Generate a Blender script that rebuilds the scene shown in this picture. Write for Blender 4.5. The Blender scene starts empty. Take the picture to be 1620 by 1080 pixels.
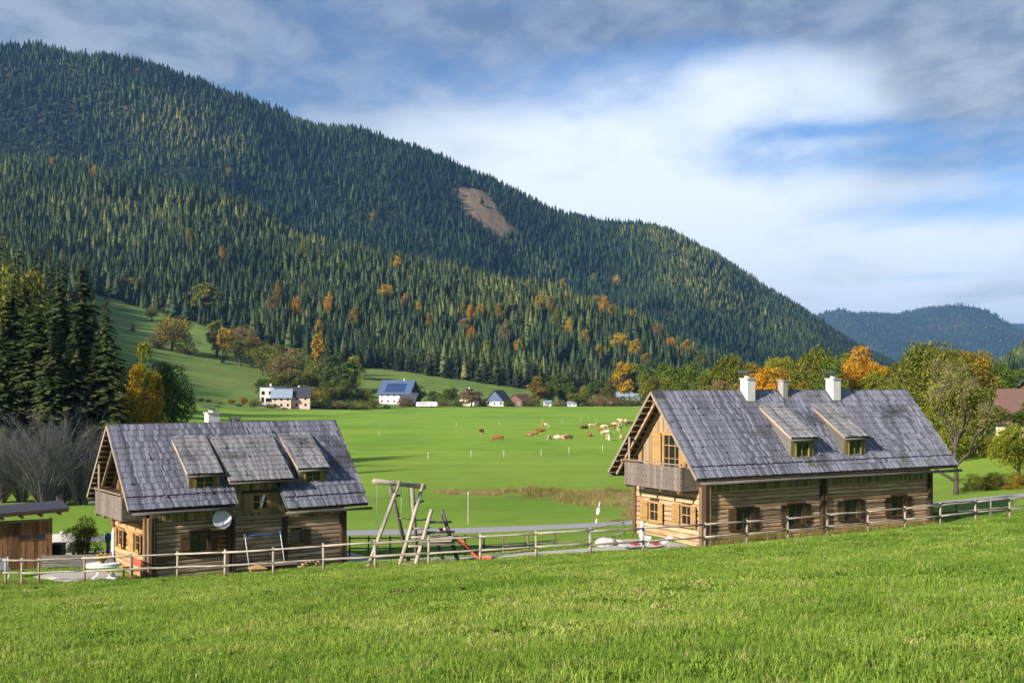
import bpy, bmesh, math, random
import numpy as np
from mathutils import Matrix, Vector
R_ = math.radians
S = bpy.context.scene
COL = S.collection
rng = random.Random(7)
nrg = np.random.default_rng(11)
# ------------------------------------------------------------------ camera, sky, sun, exposure
CAMZ, FPX, CX, HY = 7.7, 1750.0, 810.0, 607.0
cd = bpy.data.cameras.new('camera'); cam = bpy.data.objects.new('camera', cd); COL.objects.link(cam)
cam.location = (0, 0, CAMZ); cam.rotation_euler = (R_(90), 0, 0)
cd.sensor_width = 36; cd.lens = 36 * FPX / 1620; cd.shift_y = 67 / 1620; cd.clip_end = 40000; cd.clip_start = .1
S.camera = cam
SUN_AZ, SUN_EL = R_(-134), R_(25)          # azimuth from +Y, clockwise positive (left of the view, a little behind)
S.view_settings.view_transform = 'Standard'; S.view_settings.look = 'None'; S.view_settings.gamma = 1
S.view_settings.exposure = 1.2
S.render.engine = 'CYCLES'
S.cycles.max_bounces = 6; S.cycles.diffuse_bounces = 3; S.cycles.glossy_bounces = 2; S.cycles.transmission_bounces = 4
S.cycles.transparent_max_bounces = 6; S.cycles.volume_bounces = 0
S.cycles.use_denoising = True
try: S.cycles.denoiser = 'OPENIMAGEDENOISE'
except Exception: pass
S.cycles.use_adaptive_sampling = True; S.cycles.adaptive_threshold = .02
S.cycles.sample_clamp_indirect = 6

class NT:
    """tiny node-tree writer"""
    def __init__(s, tree): s.t = tree; s.n = tree.nodes; s.l = tree.links; s.n.clear()
    def new(s, typ, **kw):
        n = s.n.new(typ)
        for k, v in kw.items(): setattr(n, k, v)
        return n
    def put(s, sock, v):
        if isinstance(v, bpy.types.NodeSocket): s.l.new(v, sock)
        elif v is not None: sock.default_value = v
    def math(s, op, a, b=None, c=None, clamp=False):
        n = s.new('ShaderNodeMath', operation=op); n.use_clamp = clamp
        s.put(n.inputs[0], a); s.put(n.inputs[1], b)
        if c is not None: s.put(n.inputs[2], c)
        return n.outputs[0]
    def vmath(s, op, a, b=None):
        n = s.new('ShaderNodeVectorMath', operation=op); s.put(n.inputs[0], a); s.put(n.inputs[1], b); return n.outputs[0]
    def mix(s, f, a, b, mode='MIX'):
        n = s.new('ShaderNodeMix', data_type='RGBA', blend_type=mode); n.clamp_factor = True
        s.put(n.inputs[0], f)
        for k, v in ((6, a), (7, b)):
            if isinstance(v, tuple) and len(v) == 3: v = (*v, 1)
            s.put(n.inputs[k], v)
        return n.outputs[2]
    def noise(s, vec, scale, detail=4, rough=.55, dist=0.0):
        n = s.new('ShaderNodeTexNoise'); s.put(n.inputs['Vector'], vec)
        n.inputs['Scale'].default_value = scale; n.inputs['Detail'].default_value = detail
        n.inputs['Roughness'].default_value = rough; n.inputs['Distortion'].default_value = dist
        return n.outputs[0]
    def ramp(s, f, stops):
        n = s.new('ShaderNodeValToRGB'); s.put(n.inputs[0], f); e = n.color_ramp.elements
        while len(e) > 1: e.remove(e[-1])
        for i, (p, c) in enumerate(stops):
            if not isinstance(c, tuple): c = (c, c, c)
            q = e[0] if i == 0 else e.new(p)
            q.position = p; q.color = (*c, 1)
        return n.outputs[0]
    def maprange(s, v, a, b, c=0., d=1., smooth=True):
        n = s.new('ShaderNodeMapRange'); n.interpolation_type = 'SMOOTHSTEP' if smooth else 'LINEAR'
        for i, q in enumerate((v, a, b, c, d)): s.put(n.inputs[i], q)
        return n.outputs[0]
    def mapping(s, vec, scale=(1, 1, 1), loc=(0, 0, 0), rot=(0, 0, 0)):
        n = s.new('ShaderNodeMapping'); s.put(n.inputs[0], vec)
        n.inputs['Scale'].default_value = scale; n.inputs['Location'].default_value = loc; n.inputs['Rotation'].default_value = rot
        return n.outputs[0]

W = bpy.data.worlds.new('World'); S.world = W; W.use_nodes = True
def build_world():
    t = NT(W.node_tree)
    out = t.new('ShaderNodeOutputWorld'); bg = t.new('ShaderNodeBackground')
    sky = t.new('ShaderNodeTexSky', sky_type='NISHITA'); sky.sun_disc = False
    sky.sun_elevation = SUN_EL; sky.sun_rotation = SUN_AZ; sky.altitude = 900; sky.air_density = 1.0; sky.dust_density = .6; sky.ozone_density = 2.2
    K = 0.084
    bg.inputs['Strength'].default_value = K
    g = t.new('ShaderNodeTexCoord').outputs['Generated']
    d = t.vmath('NORMALIZE', g)
    sp = t.new('ShaderNodeSeparateXYZ'); t.put(sp.inputs[0], d); x, y, z = sp.outputs
    az = t.math('ARCTAN2', x, y); el = t.math('ARCSINE', z)
    den = t.math('ADD', t.math('MAXIMUM', z, 0.0), .09)
    cb = t.new('ShaderNodeCombineXYZ'); t.put(cb.inputs[0], t.math('DIVIDE', x, den)); t.put(cb.inputs[1], t.math('DIVIDE', y, den)); t.put(cb.inputs[2], 0.0)
    p = cb.outputs[0]
    def blob(px, py, wx, wy):
        a0 = math.atan((px - CX) / FPX); e0 = math.atan((HY - py) / FPX * math.cos(a0))
        u = t.math('DIVIDE', t.math('SUBTRACT', az, a0), wx / FPX); v = t.math('DIVIDE', t.math('SUBTRACT', el, e0), wy / FPX)
        r2 = t.math('ADD', t.math('MULTIPLY', u, u), t.math('MULTIPLY', v, v))
        return t.math('EXPONENT', t.math('MULTIPLY', r2, -1.0))
    big = t.noise(t.mapping(p, (.55, .34, 1), (3.1, 1.7, 0), (0, 0, .30)), 1.0, 5, .52, .3)
    fine = t.noise(t.mapping(p, (1.5, .95, 1), (0, 5.3, 0), (0, 0, .45)), 1.0, 8, .56, .35)
    rip = t.noise(t.mapping(p, (6.5, 4.2, 1), (2, 1, 0), (0, 0, .55)), 1.0, 6, .60, .25)
    wisp = t.math('ADD', t.math('MULTIPLY', fine, .84), t.math('MULTIPLY', rip, .16))
    low = t.maprange(el, .02, .20, 1.0, 0.0)
    # white veil: patchy above, closing toward the horizon, thickest in the bright area
    m = t.math('ADD', t.math('MULTIPLY', big, .62), t.math('MULTIPLY', wisp, 1.25))
    m = t.math('ADD', m, t.math('MULTIPLY', low, .46))
    for (px, py, wx, wy, a) in ((1215, 165, 240, 75, .30), (1130, 110, 300, 55, .14), (1080, 295, 420, 95, .42), (720, 215, 300, 45, .20), (1180, 380, 560, 110, .26),
                                (1440, 335, 260, 30, -.50), (1480, 240, 340, 42, -.42), (1330, 205, 160, 14, -.28), (620, 130, 420, 60, -.10), (1450, 438, 150, 6, -.22), (1600, 462, 60, 6, -.25), (1250, 20, 500, 40, -.30)):
        m = t.math('ADD', m, t.math('MULTIPLY', blob(px, py, wx, wy), a))
    white = t.maprange(m, .76, 1.40)
    # grey-violet bellies of the higher deck
    gm = t.math('ADD', t.math('MULTIPLY', big, -.55), t.math('MULTIPLY', wisp, 1.35))
    gm = t.math('ADD', gm, t.maprange(el, .16, .36, 0.0, .34))
    for (px, py, wx, wy, a) in ((1540, 130, 300, 110, .36), (1330, 15, 400, 34, .34), (170, 40, 330, 70, .26), (650, 60, 260, 60, .10), (1480, 260, 300, 60, .20), (1190, 165, 280, 100, -.42), (1050, 320, 420, 100, -.30), (900, 60, 200, 40, .12)):
        gm = t.math('ADD', gm, t.math('MULTIPLY', blob(px, py, wx, wy), a))
    grey = t.maprange(gm, .28, .86)
    skyc = t.mix(1.0, sky.outputs[0], (.44, .58, .74, 1), 'MULTIPLY')
    c = t.mix(t.math('MULTIPLY', white, .96), skyc, (5.6, 6.05, 6.5, 1))
    gcol = t.mix(t.maprange(rip, .3, .7), (1.15, 1.6, 2.35, 1), (2.5, 2.9, 3.5, 1))
    gcol = t.mix(t.maprange(el, .20, .40), gcol, t.mix(1.0, gcol, (.66, .70, .76, 1), 'MULTIPLY'))
    c = t.mix(t.math('MULTIPLY', grey, .88), c, gcol)
    t.put(bg.inputs['Color'], c); t.l.new(bg.outputs[0], out.inputs[0])
build_world()
sd = bpy.data.lights.new('sun', 'SUN'); sd.energy = 4.5; sd.angle = R_(2.5); sd.color = (1.0, .92, .81)
so = bpy.data.objects.new('sun', sd); COL.objects.link(so)
sdir = Vector((math.sin(SUN_AZ) * math.cos(SUN_EL), math.cos(SUN_AZ) * math.cos(SUN_EL), math.sin(SUN_EL)))
so.rotation_euler = sdir.to_track_quat('Z', 'Y').to_euler(); so.location = (-60, -20, 60)

# ------------------------------------------------------------------ tagging and mesh helpers
def tag(o, label=None, cat=None, group=None, kind=None):
    if label: o['label'] = label
    if cat: o['category'] = cat
    if group: o['group'] = group
    if kind: o['kind'] = kind
    return o
def empty(name, loc=(0, 0, 0), rz=0.0, label=None, cat=None, group=None):
    o = bpy.data.objects.new(name, None); COL.objects.link(o); o.location = loc; o.rotation_euler = (0, 0, rz); o.empty_display_size = .3
    return tag(o, label, cat, group)
def link(name, me, parent=None, loc=None, rz=None, scale=None, mat=None):
    o = bpy.data.objects.new(name, me); COL.objects.link(o)
    if mat is not None and not me.materials: me.materials.append(mat)
    if parent: o.parent = parent
    if loc is not None: o.location = loc
    if rz is not None: o.rotation_euler = (0, 0, rz)
    if scale is not None: o.scale = scale if hasattr(scale, '__len__') else (scale,) * 3
    return o
def copy_tree(o, parent=None):
    c = o.copy(); COL.objects.link(c); c.parent = parent
    for ch in o.children: copy_tree(ch, c)
    return c
class MB:
    def __init__(s): s.v = []; s.f = []; s.m = []
    def add(s, vs, fs, mi=0):
        k = len(s.v); s.v += [tuple(p) for p in vs]; s.f += [tuple(i + k for i in q) for q in fs]; s.m += [mi] * len(fs); return s
    def box(s, a, b, mi=0):
        x0, y0, z0 = a; x1, y1, z1 = b
        return s.add([(x0, y0, z0), (x1, y0, z0), (x1, y1, z0), (x0, y1, z0), (x0, y0, z1), (x1, y0, z1), (x1, y1, z1), (x0, y1, z1)],
                     [(0, 3, 2, 1), (4, 5, 6, 7), (0, 1, 5, 4), (1, 2, 6, 5), (2, 3, 7, 6), (3, 0, 4, 7)], mi)
    def prism(s, poly, d, mi=0):
        """poly: list of 3d points, extruded by vector d"""
        n = len(poly); d = Vector(d); vs = [Vector(p) for p in poly] + [Vector(p) + d for p in poly]
        return s.add(vs, [tuple(range(n))[::-1], tuple(range(n, 2 * n))] + [(i, (i + 1) % n, n + (i + 1) % n, n + i) for i in range(n)], mi)
    def tube(s, pts, rad, n=8, mi=0, cap=True):
        pts = [Vector(p) for p in pts]; rings = []
        if not hasattr(rad, '__len__'): rad = [rad] * len(pts)
        ref = None
        for i, p in enumerate(pts):
            t = (pts[min(i + 1, len(pts) - 1)] - pts[max(i - 1, 0)]).normalized()
            if ref is None: ref = t.orthogonal().normalized()
            a = (ref - t * ref.dot(t)); a = a.normalized() if a.length > 1e-6 else t.orthogonal().normalized(); ref = a
            b = t.cross(a)
            rings.append([p + (a * math.cos(2 * math.pi * k / n) + b * math.sin(2 * math.pi * k / n)) * rad[i] for k in range(n)])
        vs = [q for r in rings for q in r]; fs = []
        for i in range(len(rings) - 1):
            for k in range(n): fs.append((i * n + k, i * n + (k + 1) % n, (i + 1) * n + (k + 1) % n, (i + 1) * n + k))
        if cap: fs += [tuple(range(n))[::-1], tuple(range((len(rings) - 1) * n, len(rings) * n))]
        return s.add(vs, fs, mi)
    def lathe(s, prof, n=16, c=(0, 0, 0), mi=0):
        vs = []; fs = []
        for r, z in prof: vs += [(c[0] + r * math.cos(2 * math.pi * k / n), c[1] + r * math.sin(2 * math.pi * k / n), c[2] + z) for k in range(n)]
        for i in range(len(prof) - 1):
            for k in range(n): fs.append((i * n + k, i * n + (k + 1) % n, (i + 1) * n + (k + 1) % n, (i + 1) * n + k))
        fs += [tuple(range(n))[::-1], tuple(range((len(prof) - 1) * n, len(prof) * n))]
        return s.add(vs, fs, mi)
    def mesh(s, name, mats=None, smooth=False):
        me = bpy.data.meshes.new(name); me.from_pydata([tuple(p) for p in s.v], [], s.f); me.update()
        if mats is not None:
            for m in (mats if isinstance(mats, (list, tuple)) else [mats]): me.materials.append(m)
        if any(s.m): me.polygons.foreach_set('material_index', s.m)
        if smooth: me.polygons.foreach_set('use_smooth', [True] * len(s.f))
        return me
    def build(s, name, mats=None, parent=None, loc=None, rz=None, smooth=False):
        return link(name, s.mesh(name, mats, smooth), parent, loc, rz)
def np_mesh(name, V, F, mat=None):
    """V (n,3) float, F (m,k) int with k = 3 or 4"""
    me = bpy.data.meshes.new(name); n, k = F.shape
    me.vertices.add(len(V)); me.vertices.foreach_set('co', np.asarray(V, np.float32).ravel())
    me.loops.add(n * k); me.loops.foreach_set('vertex_index', np.asarray(F, np.int32).ravel())
    me.polygons.add(n); me.polygons.foreach_set('loop_start', np.arange(0, n * k, k, dtype=np.int32))
    try: me.polygons.foreach_set('loop_total', np.full(n, k, np.int32))
    except Exception: pass
    me.update(calc_edges=True); me.validate()
    if mat is not None: me.materials.append(mat)
    return me
def frame(p0, p1, up):
    X = (Vector(p1) - Vector(p0)); ln = X.length; X.normalize(); Z = Vector(up); Z = (Z - X * Z.dot(X)).normalized(); Y = Z.cross(X)
    M = Matrix((X, Y, Z)).transposed().to_4x4(); M.translation = Vector(p0); return M, ln
def beam(name, parent, p0, p1, up, w, h, mat, ch=.15, jit=0.0, seg=1, wy0=None):
    """a timber from p0 to p1, local X its length; section w (local Y, centred) by h (local Z, centred)"""
    M, ln = frame(p0, p1, up); c = ch * min(w, h); a, b = w / 2, h / 2
    sec = [(-a, -b + c), (-a + c, -b), (a - c, -b), (a, -b + c), (a, b - c), (a - c, b), (-a + c, b), (-a, b - c)] if ch > 0 else [(-a, -b), (a, -b), (a, b), (-a, b)]
    n = len(sec); mb = MB(); vs = []; fs = []
    for i in range(seg + 1):
        dy, dz = (rng.uniform(-jit, jit), rng.uniform(-jit, jit)) if jit else (0, 0)
        vs += [(ln * i / seg, y + dy, z + dz) for y, z in sec]
    for i in range(seg):
        for k in range(n): fs.append((i * n + k, i * n + (k + 1) % n, (i + 1) * n + (k + 1) % n, (i + 1) * n + k))
    fs += [tuple(range(n))[::-1], tuple(range(seg * n, seg * n + n))]
    mb.add(vs, fs); o = link(name, mb.mesh(name, mat), parent); o.matrix_local = M
    return o
def pole(name, parent, p0, p1, r0, r1, mat, n=8, seg=2, bend=0.0):
    M, ln = frame(p0, p1, (0, 0, 1) if abs((Vector(p1) - Vector(p0)).normalized().z) < .9 else (1, 0, 0))
    pts = [(ln * i / seg, rng.uniform(-bend, bend) if 0 < i < seg else 0, rng.uniform(-bend, bend) if 0 < i < seg else 0) for i in range(seg + 1)]
    mb = MB().tube(pts, [r0 + (r1 - r0) * i / seg for i in range(seg + 1)], n)
    o = link(name, mb.mesh(name, mat, True), parent); o.matrix_local = M
    return o

# ------------------------------------------------------------------ materials
def new_mat(name):
    m = bpy.data.materials.new(name); m.use_nodes = True; t = NT(m.node_tree)
    return m, t, t.new('ShaderNodeOutputMaterial')
def principled(t, out, color, rough=.8, bump=None, bstr=.3, bdist=.02, spec=.3, metal=0.0):
    b = t.new('ShaderNodeBsdfPrincipled'); t.put(b.inputs['Base Color'], color if not isinstance(color, tuple) else (*color, 1) if len(color) == 3 else color)
    t.put(b.inputs['Roughness'], rough); b.inputs['Specular IOR Level'].default_value = spec; b.inputs['Metallic'].default_value = metal
    if bump is not None:
        bn = t.new('ShaderNodeBump'); bn.inputs['Strength'].default_value = bstr; bn.inputs['Distance'].default_value = bdist
        t.put(bn.inputs['Height'], bump); t.l.new(bn.outputs[0], b.inputs['Normal'])
    t.l.new(b.outputs[0], out.inputs[0]); return b
def plain(name, col, rough=.6, spec=.3, metal=0.0, var=.12, scale=6.0, bump=.15):
    m, t, out = new_mat(name); co = t.new('ShaderNodeTexCoord').outputs['Object']
    n = t.noise(co, scale, 5, .6)
    c = t.mix(n, tuple(v * (1 - var) for v in col), tuple(min(1, v * (1 + var)) for v in col))
    principled(t, out, c, rough, n, bump, .01, spec, metal); return m
def wood(name, dark, mid, light, grain=(1.2, 22, 22), rough=.85, stain=None, rnd=.35, bstr=.5):
    """timber, grain along local X; every piece a little different (object random)"""
    m, t, out = new_mat(name); tc = t.new('ShaderNodeTexCoord').outputs['Object']; oi = t.new('ShaderNodeObjectInfo').outputs['Random']
    off = t.new('ShaderNodeCombineXYZ'); t.put(off.inputs[0], t.math('MULTIPLY', oi, 37.0)); t.put(off.inputs[1], t.math('MULTIPLY', oi, 11.0)); off.inputs[2].default_value = 0
    v = t.vmath('ADD', tc, off.outputs[0])
    g = t.noise(t.mapping(v, grain), 1.0, 6, .65, .6)
    big = t.noise(t.mapping(v, (.5, 1.6, 1.6)), 1.0, 4, .6)
    c = t.ramp(g, [(.28, dark), (.5, mid), (.74, light)])
    if stain: c = t.mix(t.maprange(big, .48, .7), c, stain)
    k = t.math('ADD', 1 - rnd, t.math('MULTIPLY', oi, 2 * rnd))
    k2 = t.math('MULTIPLY', k, t.math('ADD', .72, t.math('MULTIPLY', big, .56)))
    cm = t.new('ShaderNodeCombineXYZ'); [t.put(cm.inputs[i], k2) for i in range(3)]
    c = t.mix(1.0, c, cm.outputs[0], 'MULTIPLY')
    principled(t, out, c, rough, g, bstr, .012, .2); return m
def leaf(name, cols, trans=.35, var=.45, inst=False):
    """leaves: cols = [(pos, rgb)...] picked per leaf; translucent"""
    m, t, out = new_mat(name); geo = t.new('ShaderNodeNewGeometry'); oi = t.new('ShaderNodeObjectInfo').outputs['Random']
    co = t.new('ShaderNodeTexCoord').outputs['Object']
    n = t.noise(co, .55, 3, .6)
    f = t.math('ADD', t.math('MULTIPLY', geo.outputs['Random Per Island'], .5), t.math('MULTIPLY', n, .5))
    if inst:
        at = t.new('ShaderNodeAttribute', attribute_type='INSTANCER', attribute_name='tint').outputs['Fac']
        f = t.math('ADD', t.math('MULTIPLY', f, .3), at)
    c = t.ramp(f, cols)
    k = t.math('ADD', 1 - var / 2, t.math('MULTIPLY', geo.outputs['Random Per Island'], var))
    k = t.math('MULTIPLY', k, t.math('ADD', .85, t.math('MULTIPLY', oi, .3)))
    cm = t.new('ShaderNodeCombineXYZ'); [t.put(cm.inputs[i], k) for i in range(3)]
    c = t.mix(1.0, c, cm.outputs[0], 'MULTIPLY')
    d = t.new('ShaderNodeBsdfDiffuse'); tr = t.new('ShaderNodeBsdfTranslucent'); mx = t.new('ShaderNodeMixShader'); mx.inputs[0].default_value = trans
    t.put(d.inputs[0], c); t.put(tr.inputs[0], c); t.l.new(d.outputs[0], mx.inputs[1]); t.l.new(tr.outputs[0], mx.inputs[2]); t.l.new(mx.outputs[0], out.inputs[0])
    return m
def shingle_mat(name, a, b, c3):
    m, t, out = new_mat(name); geo = t.new('ShaderNodeNewGeometry'); co = t.new('ShaderNodeTexCoord').outputs['Object']
    oi = t.new('ShaderNodeObjectInfo').outputs['Random']
    st = t.noise(t.mapping(co, (30, 1.6, 1.6)), 1.0, 5, .6); big = t.noise(co, .45, 4, .6)
    r = geo.outputs['Random Per Island']
    f = t.math('ADD', t.math('MULTIPLY', r, .55), t.math('ADD', t.math('MULTIPLY', st, .35), t.math('MULTIPLY', big, .25)))
    c = t.ramp(f, [(.22, a), (.55, b), (.9, c3)])
    c = t.mix(t.maprange(big, .50, .70), c, tuple(v * .75 for v in a)); strk = t.noise(t.mapping(co, (3.2, .35, .35)), 1.0, 5, .65); c = t.mix(t.math('MULTIPLY', t.maprange(strk, .54, .72), .6), c, tuple(v * .55 for v in a))
    c = t.mix(t.math('MULTIPLY', t.maprange(t.noise(co, .9, 5, .65), .54, .70), .40), c, (.09, .10, .05, 1))
    principled(t, out, c, .8, st, .45, .01, .25); return m
def glass_mat(name, col=(.012, .014, .016)):
    m, t, out = new_mat(name); principled(t, out, col, .08, None, spec=.5); return m

M = {}
M['log_r'] = wood('weathered log', (.17, .094, .05), (.47, .295, .17), (.66, .475, .31), (.9, 12, 24), stain=(.20, .12, .07), rnd=.26, bstr=.8)
M['log_l'] = wood('dark weathered log', (.13, .08, .052), (.38, .265, .18), (.60, .46, .345), (.9, 12, 24), stain=(.13, .08, .05), rnd=.4, bstr=.8)
M['log_l2'] = wood('tanned log', (.06, .028, .012), (.20, .095, .038), (.30, .16, .07), (1.0, 14, 20), stain=(.08, .035, .014), rnd=.3)
M['log_g'] = wood('honey log', (.20, .12, .065), (.44, .30, .175), (.60, .45, .29), (1.0, 12, 18), stain=(.24, .12, .05), rnd=.22)
M['log_gl'] = wood('orange honey log', (.20, .10, .045), (.43, .245, .115), (.55, .35, .19), (1.0, 12, 18), stain=(.21, .10, .045), rnd=.25)
M['post'] = wood('dark corner timber', (.02, .013, .009), (.05, .03, .02), (.10, .065, .042), rnd=.3)
M['post_w'] = wood('brown corner timber', (.06, .035, .02), (.16, .095, .055), (.26, .17, .10), rnd=.3)
M['moss_board'] = wood('mossy eave board', (.08, .062, .03), (.22, .165, .08), (.36, .28, .15), rnd=.4)
M['gable_board'] = wood('pale gable board', (.13, .08, .042), (.30, .20, .11), (.42, .30, .18), rnd=.25)
M['gable_dark'] = wood('brown gable board', (.05, .028, .014), (.14, .075, .035), (.22, .12, .06), rnd=.3)
M['bal'] = wood('grey balcony board', (.06, .048, .04), (.155, .125, .105), (.25, .21, .18), rnd=.22)
M['rake'] = wood('pale rake board', (.13, .10, .075), (.27, .21, .155), (.38, .31, .24), rnd=.15)
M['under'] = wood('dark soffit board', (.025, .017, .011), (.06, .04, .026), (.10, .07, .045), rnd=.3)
M['batten'] = wood('pale batten', (.16, .11, .075), (.30, .22, .15), (.40, .31, .22), rnd=.2)
M['honey'] = wood('orange window timber', (.18, .10, .035), (.35, .205, .08), (.47, .30, .13), rnd=.12)
M['dkframe'] = wood('dark window timber', (.025, .014, .008), (.075, .042, .02), (.14, .08, .04), rnd=.3)
M['olive_frame'] = wood('mossy window timber', (.06, .05, .015), (.17, .14, .045), (.26, .22, .09), rnd=.2)
M['shingle'] = shingle_mat('weathered shingle', (.065, .066, .085), (.155, .157, .195), (.30, .30, .36))
M['shingle_w'] = shingle_mat('pale weathered shingle', (.11, .105, .11), (.21, .20, .21), (.33, .32, .335))
M['gutter'] = wood('grey gutter', (.055, .05, .045), (.12, .11, .10), (.18, .17, .155), rnd=.15)
M['fence'] = wood('silvery fence pole', (.13, .105, .08), (.30, .255, .205), (.46, .41, .35), (1.5, 18, 18), rnd=.22)
M['fence_dk'] = wood('dark fence pole', (.06, .05, .042), (.14, .12, .105), (.21, .19, .17), (1.5, 18, 18), rnd=.25)
M['play'] = wood('debarked round timber', (.15, .12, .09), (.33, .275, .215), (.48, .42, .34), (1.2, 14, 14), rnd=.3)
M['shed'] = wood('brown shed board', (.05, .025, .012), (.15, .075, .035), (.27, .15, .075), (1.0, 10, 10), rnd=.45)
M['glass'] = glass_mat('window glass'); M['glass_g'] = glass_mat('green dark glass', (.02, .028, .018))
M['plaster'] = plain('white plaster', (.62, .60, .57), .9, .1, var=.22, scale=3)
M['plaster_p'] = plain('pinkish plaster', (.66, .42, .34), .9, .1, var=.06, scale=.5)
M['plaster_c'] = plain('cream plaster', (.66, .58, .42), .9, .1, var=.06, scale=.5)
M['chim_grey'] = plain('grey chimney render', (.30, .27, .25), .9, .1, var=.2, scale=5)
M['lead'] = plain('grey flashing', (.10, .10, .105), .5, .4, var=.2)
M['tin'] = plain('dull tin hood', (.09, .11, .13), .35, .5, .6, var=.2)
M['white'] = plain('white paint', (.78, .78, .77), .45, .4, var=.04)
M['dish'] = plain('grey dish enamel', (.50, .50, .52), .45, .4, var=.08, scale=3)
M['red'] = plain('red plastic', (.42, .028, .025), .38, .5, var=.10); M['slide'] = plain('faded red slide', (.46, .075, .045), .4, .45, var=.18)
M['bluep'] = plain('blue paint', (.05, .13, .35), .4, .5, var=.1); M['greyblue'] = plain('grey blue plastic', (.16, .20, .27), .5, .4)
M['black'] = plain('black plastic', (.02, .02, .022), .4, .4); M['steel'] = plain('galvanised steel', (.42, .43, .45), .4, .5, .7)
M['rope'] = plain('pale rope', (.5, .5, .46), .8); M['soil'] = plain('dark turned soil', (.05, .032, .02), .95, .05, var=.4, scale=9, bump=.8)
M['roof_slate'] = plain('slate blue roof', (.06, .09, .17), .5, .4, var=.25, scale=1.2); M['roof_dk'] = plain('dark roof', (.045, .045, .055), .6, .3, var=.3, scale=1)
M['roof_br'] = plain('brown tile roof', (.12, .07, .055), .8, .2, var=.25, scale=2); M['roof_zn'] = plain('zinc roof', (.30, .36, .44), .4, .5, .3, var=.15, scale=.6)
M['stone'] = plain('pale stone', (.42, .40, .37), .9, .1, var=.25, scale=3, bump=.6)
M['solar'] = plain('solar panel', (.02, .045, .11), .2, .6, var=.1)
M['barn'] = plain('red brown barn boards', (.16, .085, .065), .9, .1, var=.3, scale=1.5)
M['bark'] = wood('bark', (.03, .024, .018), (.08, .065, .05), (.15, .125, .10), (2, 8, 8), rnd=.2)
M['bark_l'] = wood('lichened bark', (.09, .075, .05), (.21, .18, .12), (.33, .29, .21), (2, 8, 8), rnd=.2)
M['twig'] = plain('grey twig', (.13, .122, .12), .9, .1, var=.3)
M['twig_l'] = plain('lichened twig', (.17, .14, .09), .9, .1, var=.3)
def cols(a, b, c=None): return [(.2, a), (.75, b)] if c is None else [(.15, a), (.5, b), (.85, c)]
M['lf_spruce'] = leaf('spruce needles', cols((.020, .036, .014), (.048, .068, .022), (.105, .115, .038)), .15)
M['lf_green'] = leaf('green leaves', cols((.035, .065, .012), (.085, .13, .022), (.17, .20, .035)))
M['lf_olive'] = leaf('olive leaves', cols((.055, .065, .013), (.13, .14, .024), (.24, .225, .037)))
M['lf_ygreen'] = leaf('yellow green leaves', cols((.10, .13, .015), (.20, .22, .025), (.34, .30, .035)))
M['lf_yellow'] = leaf('golden leaves', cols((.20, .14, .015), (.42, .27, .018), (.60, .40, .03)))
M['lf_orange'] = leaf('orange leaves', cols((.22, .11, .014), (.46, .23, .022), (.60, .34, .03)))
M['lf_brown'] = leaf('brown leaves', cols((.10, .07, .028), (.22, .15, .06), (.34, .25, .10)))
M['lf_mix'] = leaf('turning leaves', cols((.07, .075, .013), (.21, .17, .025), (.42, .25, .028)))
# forest needles driven by the tint each tree carries: 0 dark spruce and painted cloud shade .. 1 yellowing larch / broadleaf and painted sun
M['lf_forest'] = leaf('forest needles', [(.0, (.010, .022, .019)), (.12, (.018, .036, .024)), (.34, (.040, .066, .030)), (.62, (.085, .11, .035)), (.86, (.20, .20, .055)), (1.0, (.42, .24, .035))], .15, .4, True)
M['blade'] = leaf('grass blades', [(.0, (.07, .13, .018)), (.30, (.165, .262, .036)), (.60, (.25, .34, .056)), (.82, (.36, .38, .10)), (1.0, (.44, .37, .17))], .35, .5, True)
M['reed'] = leaf('dry reeds', [(.0, (.12, .13, .03)), (.35, (.22, .19, .06)), (.7, (.36, .27, .13)), (1.0, (.26, .17, .12))], .3, .5, True)
# ------------------------------------------------------------------ terrain heights
def fbm(x, y, seed=0, oct=4):
    """cheap numpy value noise, -1..1"""
    tot = np.zeros_like(np.asarray(x, float)); amp = 1.0; nrm = 0
    for o in range(oct):
        xi = np.floor(x).astype(np.int64); yi = np.floor(y).astype(np.int64); fx = x - xi; fy = y - yi
        fx = fx * fx * (3 - 2 * fx); fy = fy * fy * (3 - 2 * fy)
        def h(a, b):
            n = (a * 374761393 + b * 668265263 + (seed + o * 17) * 974634777) & 0x7fffffff
            n = ((n ^ (n >> 13)) * 1274126177) & 0x7fffffff
            return ((n ^ (n >> 16)) & 0xffff) / 32767.5 - 1
        v = (h(xi, yi) * (1 - fx) + h(xi + 1, yi) * fx) * (1 - fy) + (h(xi, yi + 1) * (1 - fx) + h(xi + 1, yi + 1) * fx) * fy
        tot += v * amp; nrm += amp; amp *= .5; x = x * 2.03; y = y * 2.03
    return tot / nrm
def px3(px, py, D): return ((px - CX) / FPX * D, D, CAMZ - (py - HY) / FPX * D)
FENCE = [(-120, 929, 47.5), (8, 924, 47.3), (34, 924, 47.3), (61, 924.5, 47.2), (133, 921, 47), (207, 918, 46.7), (281, 915, 46.2), (355, 913, 45.8), (433, 909, 45.4), (513, 904, 45),
         (594, 899, 44.8), (678, 894, 44.6), (760, 889, 44.5), (848, 884, 44.6), (934, 879, 45), (1019, 873, 46), (1115, 866, 47.5), (1181, 860, 48.7), (1247, 854.5, 49.9), (1310, 848, 51.1),
         (1373, 842, 52.3), (1432, 836, 53.5), (1488, 830, 54.7), (1543, 824, 55.9), (1597, 819, 57), (1655, 814, 58), (1715, 809, 59)]
ctrl = [px3(*p) for p in FENCE]
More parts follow.
